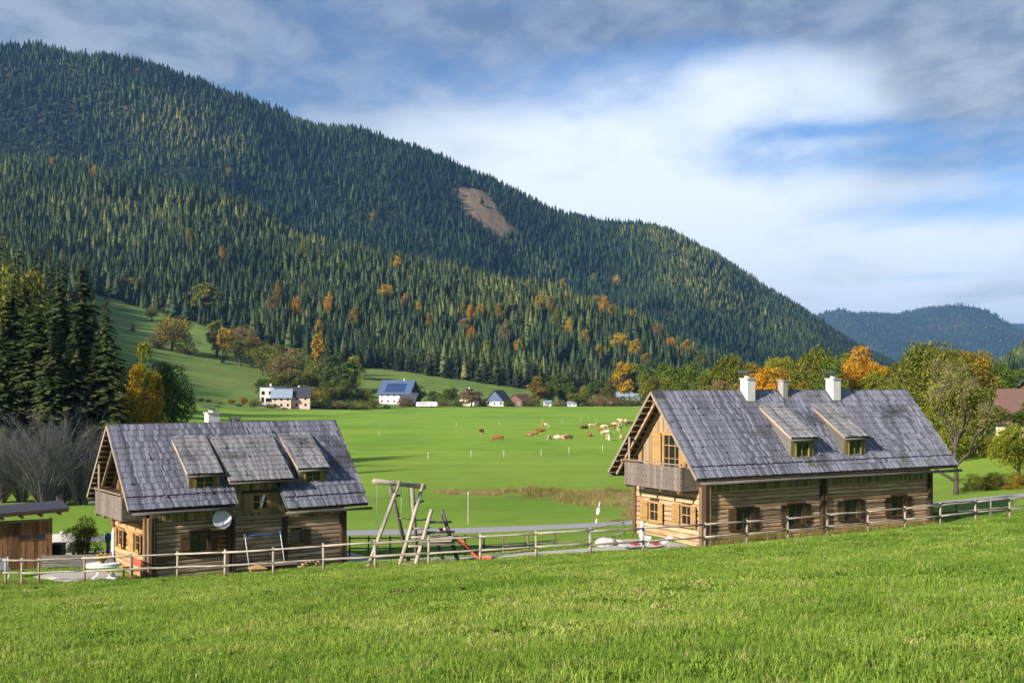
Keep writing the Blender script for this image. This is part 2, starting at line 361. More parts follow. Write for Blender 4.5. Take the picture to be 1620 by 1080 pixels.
ctrl += [(0, 0, 6.1), (-25, 0, 5.3), (25, 0, 7.0), (0, -40, 11), (-70, -40, 8), (70, -40, 14), (0, 20, 3.92), (-10, 20, 3.35), (10, 20, 4.4), (0, 33, 2.2), (-12, 33, 1.35), (13, 33, 2.55), (30, 33, 3.6), (-30, 33, .6),
         (9, 52, 0), (6.3, 56.8, 0), (22.6, 59.6, 0), (20, 64.4, -.1), (16, 55.7, 0), (13, 60, -.1),
         (-16.5, 50, -1.07), (-19.5, 54, -1.12), (-8.4, 55.9, -1.45), (-11.4, 60, -1.6), (-12.4, 52.9, -1.3),
         (-6.2, 47.2, -.05), (-1, 48, .02), (-7, 51, -.5), (-1, 51.5, -.3), (4.4, 50.5, .12), (-7.6, 60.5, -1.75), (-.5, 62, -1.8), (2.4, 63, -1.75), (5.9, 58.5, -.7),
         (-30, 74, -2.7), (-10.9, 77, -2.65), (2.3, 80, -2.65), (9.5, 83, -2.6), (20, 82, -1.7), (27.6, 73, -.35), (33.6, 72.4, .42), (45, 70, 1.4),
         (-24, 53, -1.3), (-40, 53, -1.6), (-33, 64, -2.3), (26, 63, .2), (34, 61, .7), (-45, 95, -3.4), (0, 98, -3.3), (20, 100, -2.8), (45, 100, -.9), (40, 86, -.4), (0, 125, -3.8), (-50, 125, -3.6), (60, 130, -.4),
         (-130, 20, 2), (-130, 60, -2), (-130, 125, -2.5), (120, 20, 10), (120, 60, 5), (120, 125, 3)]
ctrl = np.array(ctrl, float)
def _tps(P):
    n = len(P); d2 = ((P[:, None, :2] - P[None, :, :2]) ** 2).sum(-1); K = np.where(d2 > 0, .5 * d2 * np.log(d2 + 1e-12), 0) + np.eye(n) * .6
    Q = np.c_[np.ones(n), P[:, :2]]; A = np.zeros((n + 3, n + 3)); A[:n, :n] = K; A[:n, n:] = Q; A[n:, :n] = Q.T
    return np.linalg.solve(A, np.r_[P[:, 2], 0, 0, 0])
TW = _tps(ctrl)
def h_near(x, y):
    x = np.clip(x, -140, 130); y = np.clip(y, -45, 150)
    z = TW[-3] + TW[-2] * x + TW[-1] * y
    for k in range(len(ctrl)):
        d2 = (x - ctrl[k, 0]) ** 2 + (y - ctrl[k, 1]) ** 2; z = z + TW[k] * .5 * d2 * np.log(d2 + 1e-9)
    return z
CXs = [-900, 0, 190, 350, 520, 590, 830, 1000, 1190, 1420, 1620, 2000, 2700]
Z150 = [20, -2, -4, -4, -4, -4, -4, -4, -3.5, -1, 1, 5, 15]
Z440 = [60, 34, 6, -3, -4.3, -4.3, -4.3, -4.3, -3, 0, 4, 20, 60]
Z600 = [100, 60, 28, 14, 2, -2, -4.3, -4.3, -3, 2, 8, 40, 120]
DE = [800, 800, 820, 760, 720, 760, 760, 800, 900, 1000, 1000, 1000, 1000]
ZE = [150, 95, 67, 45, 18, 19, 4.2, -2, 0, 5, 10, 60, 160]
CC = [(-900, 180, 1500), (0, 234, 1450), (130, 240, 1430), (250, 264, 1400), (330, 276, 1370), (400, 308, 1340), (470, 343, 1310), (540, 351, 1290), (620, 370, 1270), (720, 395, 1250), (800, 420, 1230), (860, 426, 1220),
      (950, 466, 1190), (1050, 515, 1150), (1130, 556, 1100), (1190, 582, 1060), (1300, 585, 1100), (1420, 585, 1200), (1530, 582, 1350), (1570, 562, 1400), (1620, 535, 1450), (1750, 470, 1500), (2000, 380, 1500), (2700, 200, 1500)]
RR = [(-900, 0, 1900), (-200, 50, 1950), (0, 68, 2000), (60, 72, 2010), (130, 85, 2030), (240, 102, 2060), (290, 122, 2080), (340, 145, 2100), (400, 157, 2120), (480, 182, 2150), (560, 192, 2180), (640, 215, 2210), (700, 240, 2240), (760, 265, 2260),
      (820, 300, 2290), (870, 320, 2320), (930, 332, 2360), (1000, 345, 2400), (1050, 352, 2430), (1080, 368, 2450), (1150, 405, 2500), (1200, 440, 2550), (1250, 470, 2600), (1300, 503, 2650), (1350, 535, 2700), (1400, 560, 2750), (1440, 578, 2800), (1620, 590, 2800), (2000, 480, 2800), (2700, 250, 2800)]
CC, RR = np.array(CC, float), np.array(RR, float)
CZ = CAMZ + (HY - CC[:, 1]) / FPX * CC[:, 2] - 24; RZ = CAMZ + (HY - RR[:, 1]) / FPX * RR[:, 2] - 24
CZ = np.maximum(CZ, 1); RZ = np.maximum(RZ, 5)
PG = np.arange(-1000, 2801, 4.0)
_tab = {}
def I(p, xs, zs, sg=None):
    """table lookup across the view, rounded off so that the land has no creases"""
    key = (tuple(xs), tuple(zs))
    if key not in _tab:
        v = np.interp(PG, xs, zs); s_ = (sg or 40) / 4.0; k = np.arange(-int(3 * s_), int(3 * s_) + 1); g = np.exp(-.5 * (k / s_) ** 2); g /= g.sum()
        _tab[key] = np.convolve(np.pad(v, len(k) // 2, mode='edge'), g, 'valid')
    return np.interp(p, PG, _tab[key])
def feats(p):
    Dc, Zc = I(p, CC[:, 0], CC[:, 2]), I(p, CC[:, 0], CZ, 16); Dr, Zr = I(p, RR[:, 0], RR[:, 2]), I(p, RR[:, 0], RZ, 10)
    De, Ze = I(p, CXs, DE), I(p, CXs, ZE)
    dip = I(p, [0, 250, 450, 1100, 1190, 1500, 1620], [16, 24, 52, 50, 0, 0, 25])
    D = [np.zeros_like(p) + 60, np.zeros_like(p) + 150, np.zeros_like(p) + 440, np.zeros_like(p) + 600, De, De + .5 * (Dc - De), Dc, Dc + 190, Dc + .5 * (Dr - Dc) + 60, Dr, Dr + 700, np.zeros_like(p) + 14000]
    z4, z5 = Ze, Ze + .47 * (Zc - Ze)
    Z = [I(p, CXs, Z150), I(p, CXs, Z150), I(p, CXs, Z440), I(p, CXs, Z600), z4, z5, Zc, Zc - dip, Zc - dip + .40 * (Zr - Zc + dip), Zr, Zr - 330, np.zeros_like(p) - 350]
    return D, Z
def h_far(x, y):
    a = np.clip(np.arctan2(x, y), -.79, .79); r = np.hypot(x, y); d = r * np.cos(a); p = CX + FPX * np.tan(a)
    D, Z = feats(p); n = len(D); s = [(Z[i + 1] - Z[i]) / (D[i + 1] - D[i]) for i in range(n - 1)]
    m = [s[0]]
    for i in range(1, n - 1):
        pr = s[i - 1] * s[i]; m.append(np.where(pr > 0, 2 * pr / np.where(np.abs(s[i - 1] + s[i]) < 1e-9, 1, s[i - 1] + s[i]), 0))
    m.append(s[-1])
    z = np.array(Z[0], float)
    for i in range(n - 1):
        L = D[i + 1] - D[i]; t = np.clip((d - D[i]) / L, 0, 1); t2, t3 = t * t, t * t * t
        h = (2 * t3 - 3 * t2 + 1) * Z[i] + (t3 - 2 * t2 + t) * L * m[i] + (-2 * t3 + 3 * t2) * Z[i + 1] + (t3 - t2) * L * m[i + 1]
        z = np.where((d >= D[i]), h, z)
    De, Dr = D[4], D[9]
    am = np.clip((d - De) / 250, 0, 1) * np.clip((Z[9] - 30) / 200, 0, 1)
    mw = np.clip((d - D[6] - 100) / 200, 0, 1) * np.clip((Dr - 120 - d) / 420, 0, 1) * np.clip((Z[9] - 60) / 150, 0, 1)
    for c_, w_, a_ in ((70, 60, 20), (320, 85, 60), (540, 90, -34), (720, 60, 12), (900, 75, -30), (1080, 75, 34), (1200, 50, -16)): z = z + mw * a_ * np.exp(-((p - c_) / w_) ** 2)
    z = z + am * (fbm(x / 330, y / 520, 3, 3) * 26 + fbm(x / 90, y / 120, 5, 3) * 7)
    z = z + np.clip((d - 440) / 150, 0, 1) * np.clip((900 - d) / 100, 0, 1) * np.clip((600 - p) / 100, 0, 1) * fbm(x / 60, y / 80, 9, 3) * 3.0
    return z
def H(x, y):
    x = np.asarray(x, float); y = np.asarray(y, float)
    a = np.abs(np.arctan2(x, y)); r = np.hypot(x, y)
    w = np.clip((r - 105) / 45, 0, 1); w = w * w * (3 - 2 * w)
    zf = h_far(x, y); back = np.clip((a - 1.35) / .6, 0, 1); zf = zf * (1 - back) + (8 + .05 * np.minimum(r, 900)) * back
    return h_near(x, y) * (1 - w) + zf * w
def hz(x, y): return float(H(np.array([x]), np.array([y]))[0])
def hit(px, py, d0=20, d1=6000):
    """the ground point seen at an image position: used once to survey where things stand"""
    d = np.exp(np.linspace(math.log(d0), math.log(d1), 2600)); x = (px - CX) / FPX * d
    g = CAMZ - (py - HY) / FPX * d - H(x, d); k = int(np.argmax(g < 0)) if (g < 0).any() else len(d) - 1
    return Vector((x[k], d[k], hz(x[k], d[k])))
def at(px, D): x = (px - CX) / FPX * D; return Vector((x, D, hz(x, D)))
def in_poly(px, py, poly):
    ins = np.zeros(np.shape(px), bool); n = len(poly)
    for i in range(n):
        (x0, y0), (x1, y1) = poly[i], poly[(i + 1) % n]
        ins ^= ((y0 > py) != (y1 > py)) & (px < (x1 - x0) * (py - y0) / ((y1 - y0) + 1e-9) + x0)
    return ins
CLEAR = [(714, 299), (745, 296), (772, 304), (790, 335), (818, 371), (800, 378), (770, 366), (738, 342)]
# poly lines on the ground (world x, y)
ROAD = [(-150, 66), (-60, 70), (-30, 73.5), (-10.9, 77), (2.3, 79.8), (9.5, 81.6), (16, 81), (22, 77.5), (27.6, 74.2), (33.6, 72.4), (45, 70), (70, 66), (120, 60)]
PATHL = [(-26, 62.5), (-19, 64), (-12, 63), (-7.6, 58.5), (-6.6, 52.6), (-3.6, 51.2), (0, 51.0), (3, 50.9), (5.2, 51.3), (7.2, 51.9)]
def dist_line(x, y, L):
    best = np.full(np.shape(x), 1e9)
    for (x0, y0), (x1, y1) in zip(L[:-1], L[1:]):
        dx, dy = x1 - x0, y1 - y0; t = np.clip(((x - x0) * dx + (y - y0) * dy) / (dx * dx + dy * dy), 0, 1)
        best = np.minimum(best, np.hypot(x - x0 - t * dx, y - y0 - t * dy))
    return best
def smooth_line(L, n=8):
    out = []
    for i in range(len(L) - 1):
        p = [Vector(L[max(i - 1, 0)]), Vector(L[i]), Vector(L[i + 1]), Vector(L[min(i + 2, len(L) - 1)])]
        for k in range(n):
            t = k / n; out.append(.5 * ((2 * p[1]) + (p[2] - p[0]) * t + (2 * p[0] - 5 * p[1] + 4 * p[2] - p[3]) * t * t + (3 * p[1] - p[0] - 3 * p[2] + p[3]) * t ** 3))
    out.append(Vector(L[-1])); return out
ROADS = [tuple(p) for p in smooth_line(ROAD)]; PATHS = [tuple(p) for p in smooth_line(PATHL)]
REED = [(7.5, 84.5), (10, 88), (9, 96), (4, 104), (-3, 113), (-8.5, 118), (-6, 122), (2, 119), (9, 117), (17, 112), (20, 100), (17, 88)]
def reed_mask(x, y):
    j = fbm(x / 3.0, y / 3.0, 21, 3) * 1.4
    return in_poly(x + j, y + 1.5 * j, REED)

# the ground: one sheet to the horizon, rings finer near the viewer
def build_ground():
    aa = np.radians(np.concatenate([np.linspace(-180, -60, 25)[:-1], np.linspace(-60, -30, 31)[:-1], np.linspace(-30, 30, 401), np.linspace(30, 60, 31)[1:], np.linspace(60, 180, 25)[1:]]))[:-1]
    rr = np.concatenate([np.exp(np.linspace(math.log(.8), math.log(30), 60)), np.exp(np.linspace(math.log(30), math.log(130), 110))[1:], np.exp(np.linspace(math.log(130), math.log(3200), 190))[1:], np.exp(np.linspace(math.log(3200), math.log(14000), 18))[1:]])
    A, Rr = np.meshgrid(aa, rr); X = Rr * np.sin(A); Y = Rr * np.cos(A); Z = H(X, Y)
    na, nr = len(aa), len(rr)
    V = np.c_[X.ravel(), Y.ravel(), Z.ravel()]; V = np.r_[V, [[0, 0, hz(0, 0.01)]]]
    i, k = np.meshgrid(np.arange(nr - 1), np.arange(na), indexing='ij'); k2 = (k + 1) % na
    F = np.stack([i * na + k, i * na + k2, (i + 1) * na + k2, (i + 1) * na + k], -1).reshape(-1, 4)[:, ::-1]
    me = np_mesh('ground', V, F)
    me.polygons.foreach_set('use_smooth', np.ones(len(F), bool))
    x, y, z = V[:, 0], V[:, 1], V[:, 2]
    a = np.clip(np.arctan2(x, y), -.79, .79); r = np.hypot(x, y); d = r * np.cos(a); p = CX + FPX * np.tan(a); py = HY - (z - CAMZ) / np.maximum(d, 1) * FPX
    D, _ = feats(p); C = np.zeros((len(V), 3))
    C[:] = (.15, .25, .028)                                            # meadow grass of the near slope
    n1 = fbm(x / 9, y / 9, 31, 3)[:, None]
    mid = (d > 62); C[mid] = (.16, .255, .03)
    w = np.clip((d - 100) / 25 + n1[:, 0] * .5, 0, 1)[:, None]; C = C * (1 - w) + np.array((.185, .28, .035)) * w       # valley meadow
    w = np.clip((d - 178 + 4 * n1[:, 0]) / 3, 0, 1)[:, None]; C = C * (1 - w) + np.array((.185, .30, .034)) * w      # grazed pasture
    w = np.clip((d - np.interp(p, [300, 420, 600, 850, 1100], [430, 440, 500, 590, 620])) / 6, 0, 1)[:, None]; C = C * (1 - w) + np.array((.135, .20, .042)) * w  # hillside pasture
    dry = np.clip(fbm(x / 40, y / 25, 44, 4) * 1.6, 0, 1)[:, None] * np.clip((d - 500) / 60, 0, 1)[:, None] * .5
    C = C * (1 - dry) + np.array((.16, .15, .05)) * dry
    tan = (reed_mask(x, y) * np.clip(.55 + .6 * n1[:, 0], .1, .9))[:, None]; C = C * (1 - tan) + np.array((.22, .18, .06)) * tan
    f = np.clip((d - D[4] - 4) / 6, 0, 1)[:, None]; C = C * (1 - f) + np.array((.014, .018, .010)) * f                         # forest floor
    cl = (in_poly(p + 5 * n1[:, 0], py + 4 * n1[:, 0], CLEAR) & (d > 1500))[:, None]; C = np.where(cl, np.array((.20, .135, .085)) * (1 + .35 * n1 + .35 * fbm(x / 5, y / 16, 83, 3)[:, None]), C)
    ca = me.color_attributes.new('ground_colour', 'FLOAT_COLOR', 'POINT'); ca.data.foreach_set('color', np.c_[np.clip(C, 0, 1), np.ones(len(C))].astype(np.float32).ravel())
    m, t, out = new_mat('grass ground'); at_ = t.new('ShaderNodeAttribute', attribute_name='ground_colour').outputs['Color']
    co = t.new('ShaderNodeTexCoord').outputs['Object']
    a1 = t.noise(co, 2.2, 6, .7); a2 = t.noise(t.mapping(co, (.10, .05, .1)), 1.0, 5, .6); a3 = t.noise(co, 11, 4, .7)
    mow = t.noise(t.mapping(co, (.02, .16, .1), rot=(0, 0, .06)), 1.0, 3, .5)
    k = t.math('ADD', .34, t.math('ADD', t.math('MULTIPLY', a1, .36), t.math('ADD', t.math('MULTIPLY', a2, .36), t.math('ADD', t.math('MULTIPLY', a3, .16), t.math('MULTIPLY', mow, .5)))))
    cm = t.new('ShaderNodeCombineXYZ'); [t.put(cm.inputs[i], k) for i in range(3)]
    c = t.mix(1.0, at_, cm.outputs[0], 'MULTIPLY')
    a4 = t.noise(t.mapping(co, (.03, .017, .1)), 1.0, 7, .66); a5 = t.noise(t.mapping(co, (.25, .08, .1), rot=(0, 0, .2)), 1.0, 4, .65)
    c = t.mix(t.math('MULTIPLY', t.maprange(a2, .5, .72), .30), c, (.24, .25, .045, 1))
    c = t.mix(t.math('MULTIPLY', t.maprange(a4, .46, .64), .62), c, t.mix(1.0, c, (.55, .70, .55, 1), 'MULTIPLY'))
    c = t.mix(t.math('MULTIPLY', t.maprange(a5, .58, .74), .30), c, (.13, .15, .035, 1))
    principled(t, out, c, .95, t.math('ADD', a1, a3), .5, .12, .1)
    me.materials.append(m); o = link('ground', me); return tag(o, kind='structure')
build_ground()

def strip(name, line, width, dz, mat, rag=0.0, nx=6):
    V = []; F = []; L = [Vector((*p, 0)) for p in line]
    for i, p in enumerate(L):
        t = (L[min(i + 1, len(L) - 1)] - L[max(i - 1, 0)]).normalized(); nrm = Vector((-t.y, t.x, 0))
        w = width + rag * float(fbm(np.array([p.x * .6]), np.array([p.y * .6]), 4)[0])
        for k in range(nx + 1):
            q = p + nrm * w * (k / nx - .5); V.append((q.x, q.y, hz(q.x, q.y) + dz * (1 if 0 < k < nx else .2)))
    for i in range(len(L) - 1):
        for k in range(nx): F.append((i * (nx + 1) + k, (i + 1) * (nx + 1) + k, (i + 1) * (nx + 1) + k + 1, i * (nx + 1) + k + 1))
    me = np_mesh(name, np.array(V), np.array(F)[:, ::-1], mat); me.polygons.foreach_set('use_smooth', np.ones(len(F), bool))
    return tag(link(name, me), kind='structure')
def asphalt(name, a, b, scale):
    m, t, out = new_mat(name); co = t.new('ShaderNodeTexCoord').outputs['Object']; n = t.noise(co, scale, 5, .6); n2 = t.noise(co, .35, 4, .6)
    c = t.mix(t.math('ADD', t.math('MULTIPLY', n, .5), t.math('MULTIPLY', n2, .5)), a, b); principled(t, out, c, .8, n, .3, .02, .3); return m
strip('road', [tuple(p) for p in smooth_line(ROAD, 14)], 4.2, .05, asphalt('worn asphalt', (.22, .215, .22), (.36, .35, .35), 9), .15)
M['gravel'] = asphalt('pale gravel', (.30, .275, .24), (.50, .47, .42), 14)
strip('gravel_path', [tuple(p) for p in smooth_line(PATHL, 12)], 1.9, .045, M['gravel'], .7)
def patch(name, c, rx, ry, rz, mat, dz=.05, n=30):
    V = [(c[0], c[1], hz(*c[:2]) + dz)]; F = []
    for ring in range(1, 6):
        for k in range(n):
            a = 2 * math.pi * k / n; q = (1 + (.16 * math.sin(3 * a + c[0]) + .1 * math.sin(7 * a)) * (ring == 5)) * ring / 5
            u, v = rx * q * math.cos(a), ry * q * math.sin(a); x = c[0] + u * math.cos(rz) - v * math.sin(rz); y = c[1] + u * math.sin(rz) + v * math.cos(rz)
            V.append((x, y, hz(x, y) + (dz if ring < 5 else .005)))
    T = [(0, 1 + k, 1 + (k + 1) % n) for k in range(n)]
    for ring in range(4):
        for k in range(n):
            a, b = 1 + ring * n + k, 1 + ring * n + (k + 1) % n; T += [(a, a + n, b + n), (a, b + n, b)]
    return tag(link(name, np_mesh(name, np.array(V), np.array(T), mat)), kind='structure')
patch('terrace', (6.6, 52.2), 2.6, 1.5, 2.1, M['gravel'], .06)
patch('terrace', (-19.6, 50.2), 2.6, 1.6, 2.2, M['gravel'], .06)

# ------------------------------------------------------------------ the two timber houses
def window(house, x, z, w, h, rz, base, frame_m, glass_m, cols_=2, rows=2, sill=True, depth=.09, trim=.07):
    """base: (x, y) of the wall line; local x along the wall, local y into the wall"""
    M0 = Matrix.Translation((base[0], base[1], 0)) @ Matrix.Rotation(rz, 4, 'Z') @ Matrix.Translation((x, 0, z))
    f = MB(); t = trim; y0, y1 = -.035, depth
    f.box((-w / 2, y0, 0), (-w / 2 + t, y1, h)).box((w / 2 - t, y0, 0), (w / 2, y1, h)).box((-w / 2 + t, y0, h - t), (w / 2 - t, y1, h)).box((-w / 2 + t, y0, 0), (w / 2 - t, y1, t))
    o = f.build('window', frame_m, house); o.matrix_local = M0
    MB().box((-w / 2 + t, .045, t), (w / 2 - t, .055, h - t)).build('pane', glass_m, o)
    for i in range(1, cols_):
        X = -w / 2 + w * i / cols_; MB().box((X - .022, .012, t), (X + .022, .04, h - t)).build('muntin', frame_m, o)
    for i in range(1, rows):
        Z = h * i / rows; MB().box((-w / 2 + t, .01, Z - .02), (w / 2 - t, .038, Z + .02)).build('muntin', frame_m, o)
    if sill: MB().box((-w / 2 - .08, -.12, -.06), (w / 2 + .08, y1 - .004, -.003)).build('sill', frame_m, o)
    return o, M0
def shutter(house, M0, x0, x1, z0, z1, mat, ang, hinge):
    w = x1 - x0; mb = MB(); n = 3
    for i in range(n): mb.box((w * i / n + .004, -.03, 0), (w * (i + 1) / n - .004, 0, z1 - z0))
    for zz in (.16, .78): mb.box((.03, -.055, (z1 - z0) * zz), (w - .03, -.031, (z1 - z0) * zz + .08))
    o = mb.build('shutter', mat, house)
    if hinge == 'r': o.matrix_local = M0 @ Matrix.Translation((x1, -.075, z0)) @ Matrix.Rotation(ang, 4, 'Z') @ Matrix.Translation((-w, 0, 0))
    else: o.matrix_local = M0 @ Matrix.Translation((x0, -.075, z0)) @ Matrix.Rotation(-ang, 4, 'Z')
    return o
def logs(house, axis, a0, a1, zb, zt, openings, mats, hh=.235, proud=0.0, breaks=()):
    """horizontal timbers of a wall; axis 'x': wall y=0 facing -y; 'y': wall x=0 facing -x"""
    z = zb; k = 0
    while z < zt - .05:
        h = min(hh * rng.uniform(.88, 1.12), zt - z); cuts = [(a0, a1)]
        for (o0, o1, q0, q1) in list(openings) + [(b0, b1, -9, 99) for b0, b1 in breaks]:
            if q0 < z + h * .6 and q1 > z + h * .4:
                nc = []
                for c0, c1 in cuts:
                    if o1 <= c0 or o0 >= c1: nc.append((c0, c1)); continue
                    if o0 > c0 + .05: nc.append((c0, o0))
                    if o1 < c1 - .05: nc.append((o1, c1))
                cuts = nc
        for c0, c1 in cuts:
            d = rng.uniform(-.012, .022); w = .17; zc = z + h / 2
            mat = mats((c0 + c1) / 2, z)
            if axis == 'x': beam('log', house, (c0, w / 2 - d - proud, zc), (c1, w / 2 - d - proud, zc), (0, 0, 1), w, h - .022, mat, .2, .006, max(1, int((c1 - c0) / 1.5)))
            else: beam('log', house, (w / 2 - d - proud, c1, zc), (w / 2 - d - proud, c0, zc), (0, 0, 1), w, h - .022, mat, .2, .006, max(1, int((c1 - c0) / 1.5)))
        z += h; k += 1
def shingles(house, name, u0, u1, top, slope, s0, s1, expo, mat, hole=None, lift=0.0, flip=1, ymid=0.0):
    """courses of split shingles; top = (y, z) of the upper edge, slope = angle down toward -y (flip 1) or +y (flip -1); s measured down the slope"""
    ct, st = math.cos(slope), math.sin(slope); n = max(1, round((s1 - s0) / expo)); e = (s1 - s0) / n
    for i in range(n):
        V = []; F = []; x = u0 + rng.uniform(-.03, 0); sa, sb = s0 + i * e - .10, s0 + (i + 1) * e; big = .035 if i == n - 1 else .02
        wob = rng.uniform(-.015, .015)
        while x < u1 - .02:
            w = min(rng.uniform(.065, .13), u1 - x); ex = sb + rng.uniform(-.014, .02) + wob; tl = rng.uniform(0, .012); th = rng.uniform(.022, .038)
            if rng.random() < .012: tl += .05; ex += .04
            sa_ = max(sa, 0)
            def P(xx, s, nn):
                return (xx, top[0] - flip * (s * ct) - flip * (nn * -st) * -1 * -1 if False else top[0] - flip * (s * ct - 0) - flip * nn * st, top[1] - s * st + nn * ct)
            ym = top[0] - flip * sb * ct
            if hole is None or not hole(x + w / 2, ym):
                b0 = lift + .012; b1 = lift + .02 + big * .5 + tl
                g = .004
                pts = [P(x + g, sa_, b0), P(x + w - g, sa_, b0), P(x + w - g, ex, b1), P(x + g, ex, b1), P(x + g, sa_, b0 + th), P(x + w - g, sa_, b0 + th), P(x + w - g, ex, b1 + th), P(x + g, ex, b1 + th)]
                k = len(V); V += pts
                q = [(4, 7, 6, 5), (3, 2, 6, 7), (0, 3, 7, 4), (1, 5, 6, 2), (0, 1, 2, 3)]
                F += [tuple(k + j for j in (f if flip == 1 else f[::-1])) for f in q]
            x += w
        if V:
            mb = MB(); mb.add(V, F); o = mb.build(name, mat, house); o['kind'] = 'stuff'
def slab(house, name, u0, u1, ya, za, yb, zb_, th, mat):
    """a sloping board deck from (ya,za) down to (yb,zb)"""
    MB().prism([(u0, ya, za), (u0, yb, zb_), (u0, yb, zb_ - th), (u0, ya, za - th)], (u1 - u0, 0, 0)).build(name, mat, house)
def chimney(house, x0, x1, y0, y1, zb, zt, mat, hood=True, flash=True):
    o = MB().box((x0, y0, zb), (x1, y1, zt)).build('chimney', mat, house)
    MB().box((x0 - .05, y0 - .05, zt + .002), (x1 + .05, y1 + .05, zt + .07)).build('chimney_cap', M['stone'] if hood else M['chim_grey'], o)
    if flash: MB().box((x0 - .02, y0 - .02, zb), (x1 + .02, y1 + .02, zb + .42)).build('flashing', M['lead'], o)
    if hood:
        cx, cy = (x0 + x1) / 2, (y0 + y1) / 2
        MB().lathe([(.17, 0), (.16, .14), (.1, .2)], 12, (cx, cy, zt + .072)).build('flue', M['plaster'], o)
        for sx in (-1, 1):
            for sy in (-1, 1): pole('hood_strut', o, (cx + sx * .2, cy + sy * .2, zt + .06), (cx + sx * .24, cy + sy * .24, zt + .36), .012, .012, M['tin'], 5, 1)
        V = []; F = []; n = 8
        for th in (0, .015):
            for i in range(n + 1):
                a = -1 + 2 * i / n; zz = zt + .42 - .10 * a * a - th
                V += [(cx + a * .42, cy - .36, zz), (cx + a * .42, cy + .36, zz)]
        m_ = 2 * (n + 1)
        for i in range(n): F += [(2 * i, 2 * i + 2, 2 * i + 3, 2 * i + 1), (m_ + 2 * i, m_ + 2 * i + 1, m_ + 2 * i + 3, m_ + 2 * i + 2), (2 * i, m_ + 2 * i, m_ + 2 * i + 2, 2 * i + 2), (2 * i + 1, 2 * i + 3, m_ + 2 * i + 3, m_ + 2 * i + 1)]
        MB().add(V, F).build('hood', M['tin'], o)
    return o
def board_run(house, name, a0, a1, y, z0, z1, mat, wid=.19, th=.028, axis='x', ztop=None):
    a = a0
    while a < a1 - .03:
        w = min(wid * rng.uniform(.8, 1.2), a1 - a); zt = z1 if ztop is None else min(ztop(a), ztop(a + w))
        if zt > z0 + .05:
            c = a + w / 2; off = rng.uniform(-.006, .006)
            if axis == 'x': beam(name, house, (c, y + off, z0 + rng.uniform(-.015, .015)), (c, y + off, zt), (0, -1, 0), w - .012, th, mat, .1)
            else: beam(name, house, (y + off, c, z0), (y + off, c, zt), (-1, 0, 0), w - .012, th, mat, .1)
        a += w
def balcony(house, y0, y1, zb, zt, xo, mat, notch):
    b = MB().box((xo + .05, y0, zb - .02), (-.02, y1, zb + .06)).build('balcony', M['under'], house)
    n = max(8, round((y1 - y0) / .26)); w = (y1 - y0) / n
    def pal(ln, ww):
        # outline with two pairs of notches that make the pierced pattern between neighbours
        nz = [.22, .30, .36, .62, .70, .76]; pts = []
        a = ww / 2 - .004; d = .028 if notch else 0.0
        R1 = [(a, 0)] + ([(a, .20 * ln), (a - d, .24 * ln), (a, .28 * ln), (a, .46 * ln), (a - d, .50 * ln), (a, .54 * ln), (a, .72 * ln), (a - d, .76 * ln), (a, .80 * ln)] if notch else []) + [(a, ln)]
        pts = R1 + [(-x, z) for x, z in R1[::-1]]
        return pts
    for i in range(n):
        c = y0 + w * (i + .5); P = pal(zt - zb - .05 + rng.uniform(-.01, .01), w)
        MB().prism([(xo, c + u, zb - .06 + v) for u, v in P], (.03, 0, 0)).build('balustrade_board', mat, b)
    for yy in (y0, y1):
        m_ = 5
        for i in range(m_):
            c = xo + .03 + (-.04 - xo) * (i + .5) / m_; P = pal(zt - zb - .05, (-.04 - xo) / m_)
            MB().prism([(c + u, yy - .015, zb - .06 + v) for u, v in P], (0, .03, 0)).build('balustrade_board', mat, b)
    beam('handrail', b, (xo - .01, y0 - .05, zt), (xo - .01, y1 + .05, zt), (0, 0, 1), .13, .06, M['rake'], .2)
    beam('bottom_rail', b, (xo + .055, y0, zb + .12), (xo + .055, y1, zb + .12), (0, 0, 1), .05, .09, mat, .1)
    for i in range(4):
        c = y0 + .15 + (y1 - y0 - .3) * i / 3; beam('joist', b, (xo - .03, c, zb - .10), (.1, c, zb - .10), (0, 0, 1), .12, .15, M['post_w'], .1)
    pole('balcony_post', b, (xo + .10, y1 - .28, zb + .06), (xo + .10, y1 - .28, zt + 1.15), .06, .06, M['rake'], 6)
    return b
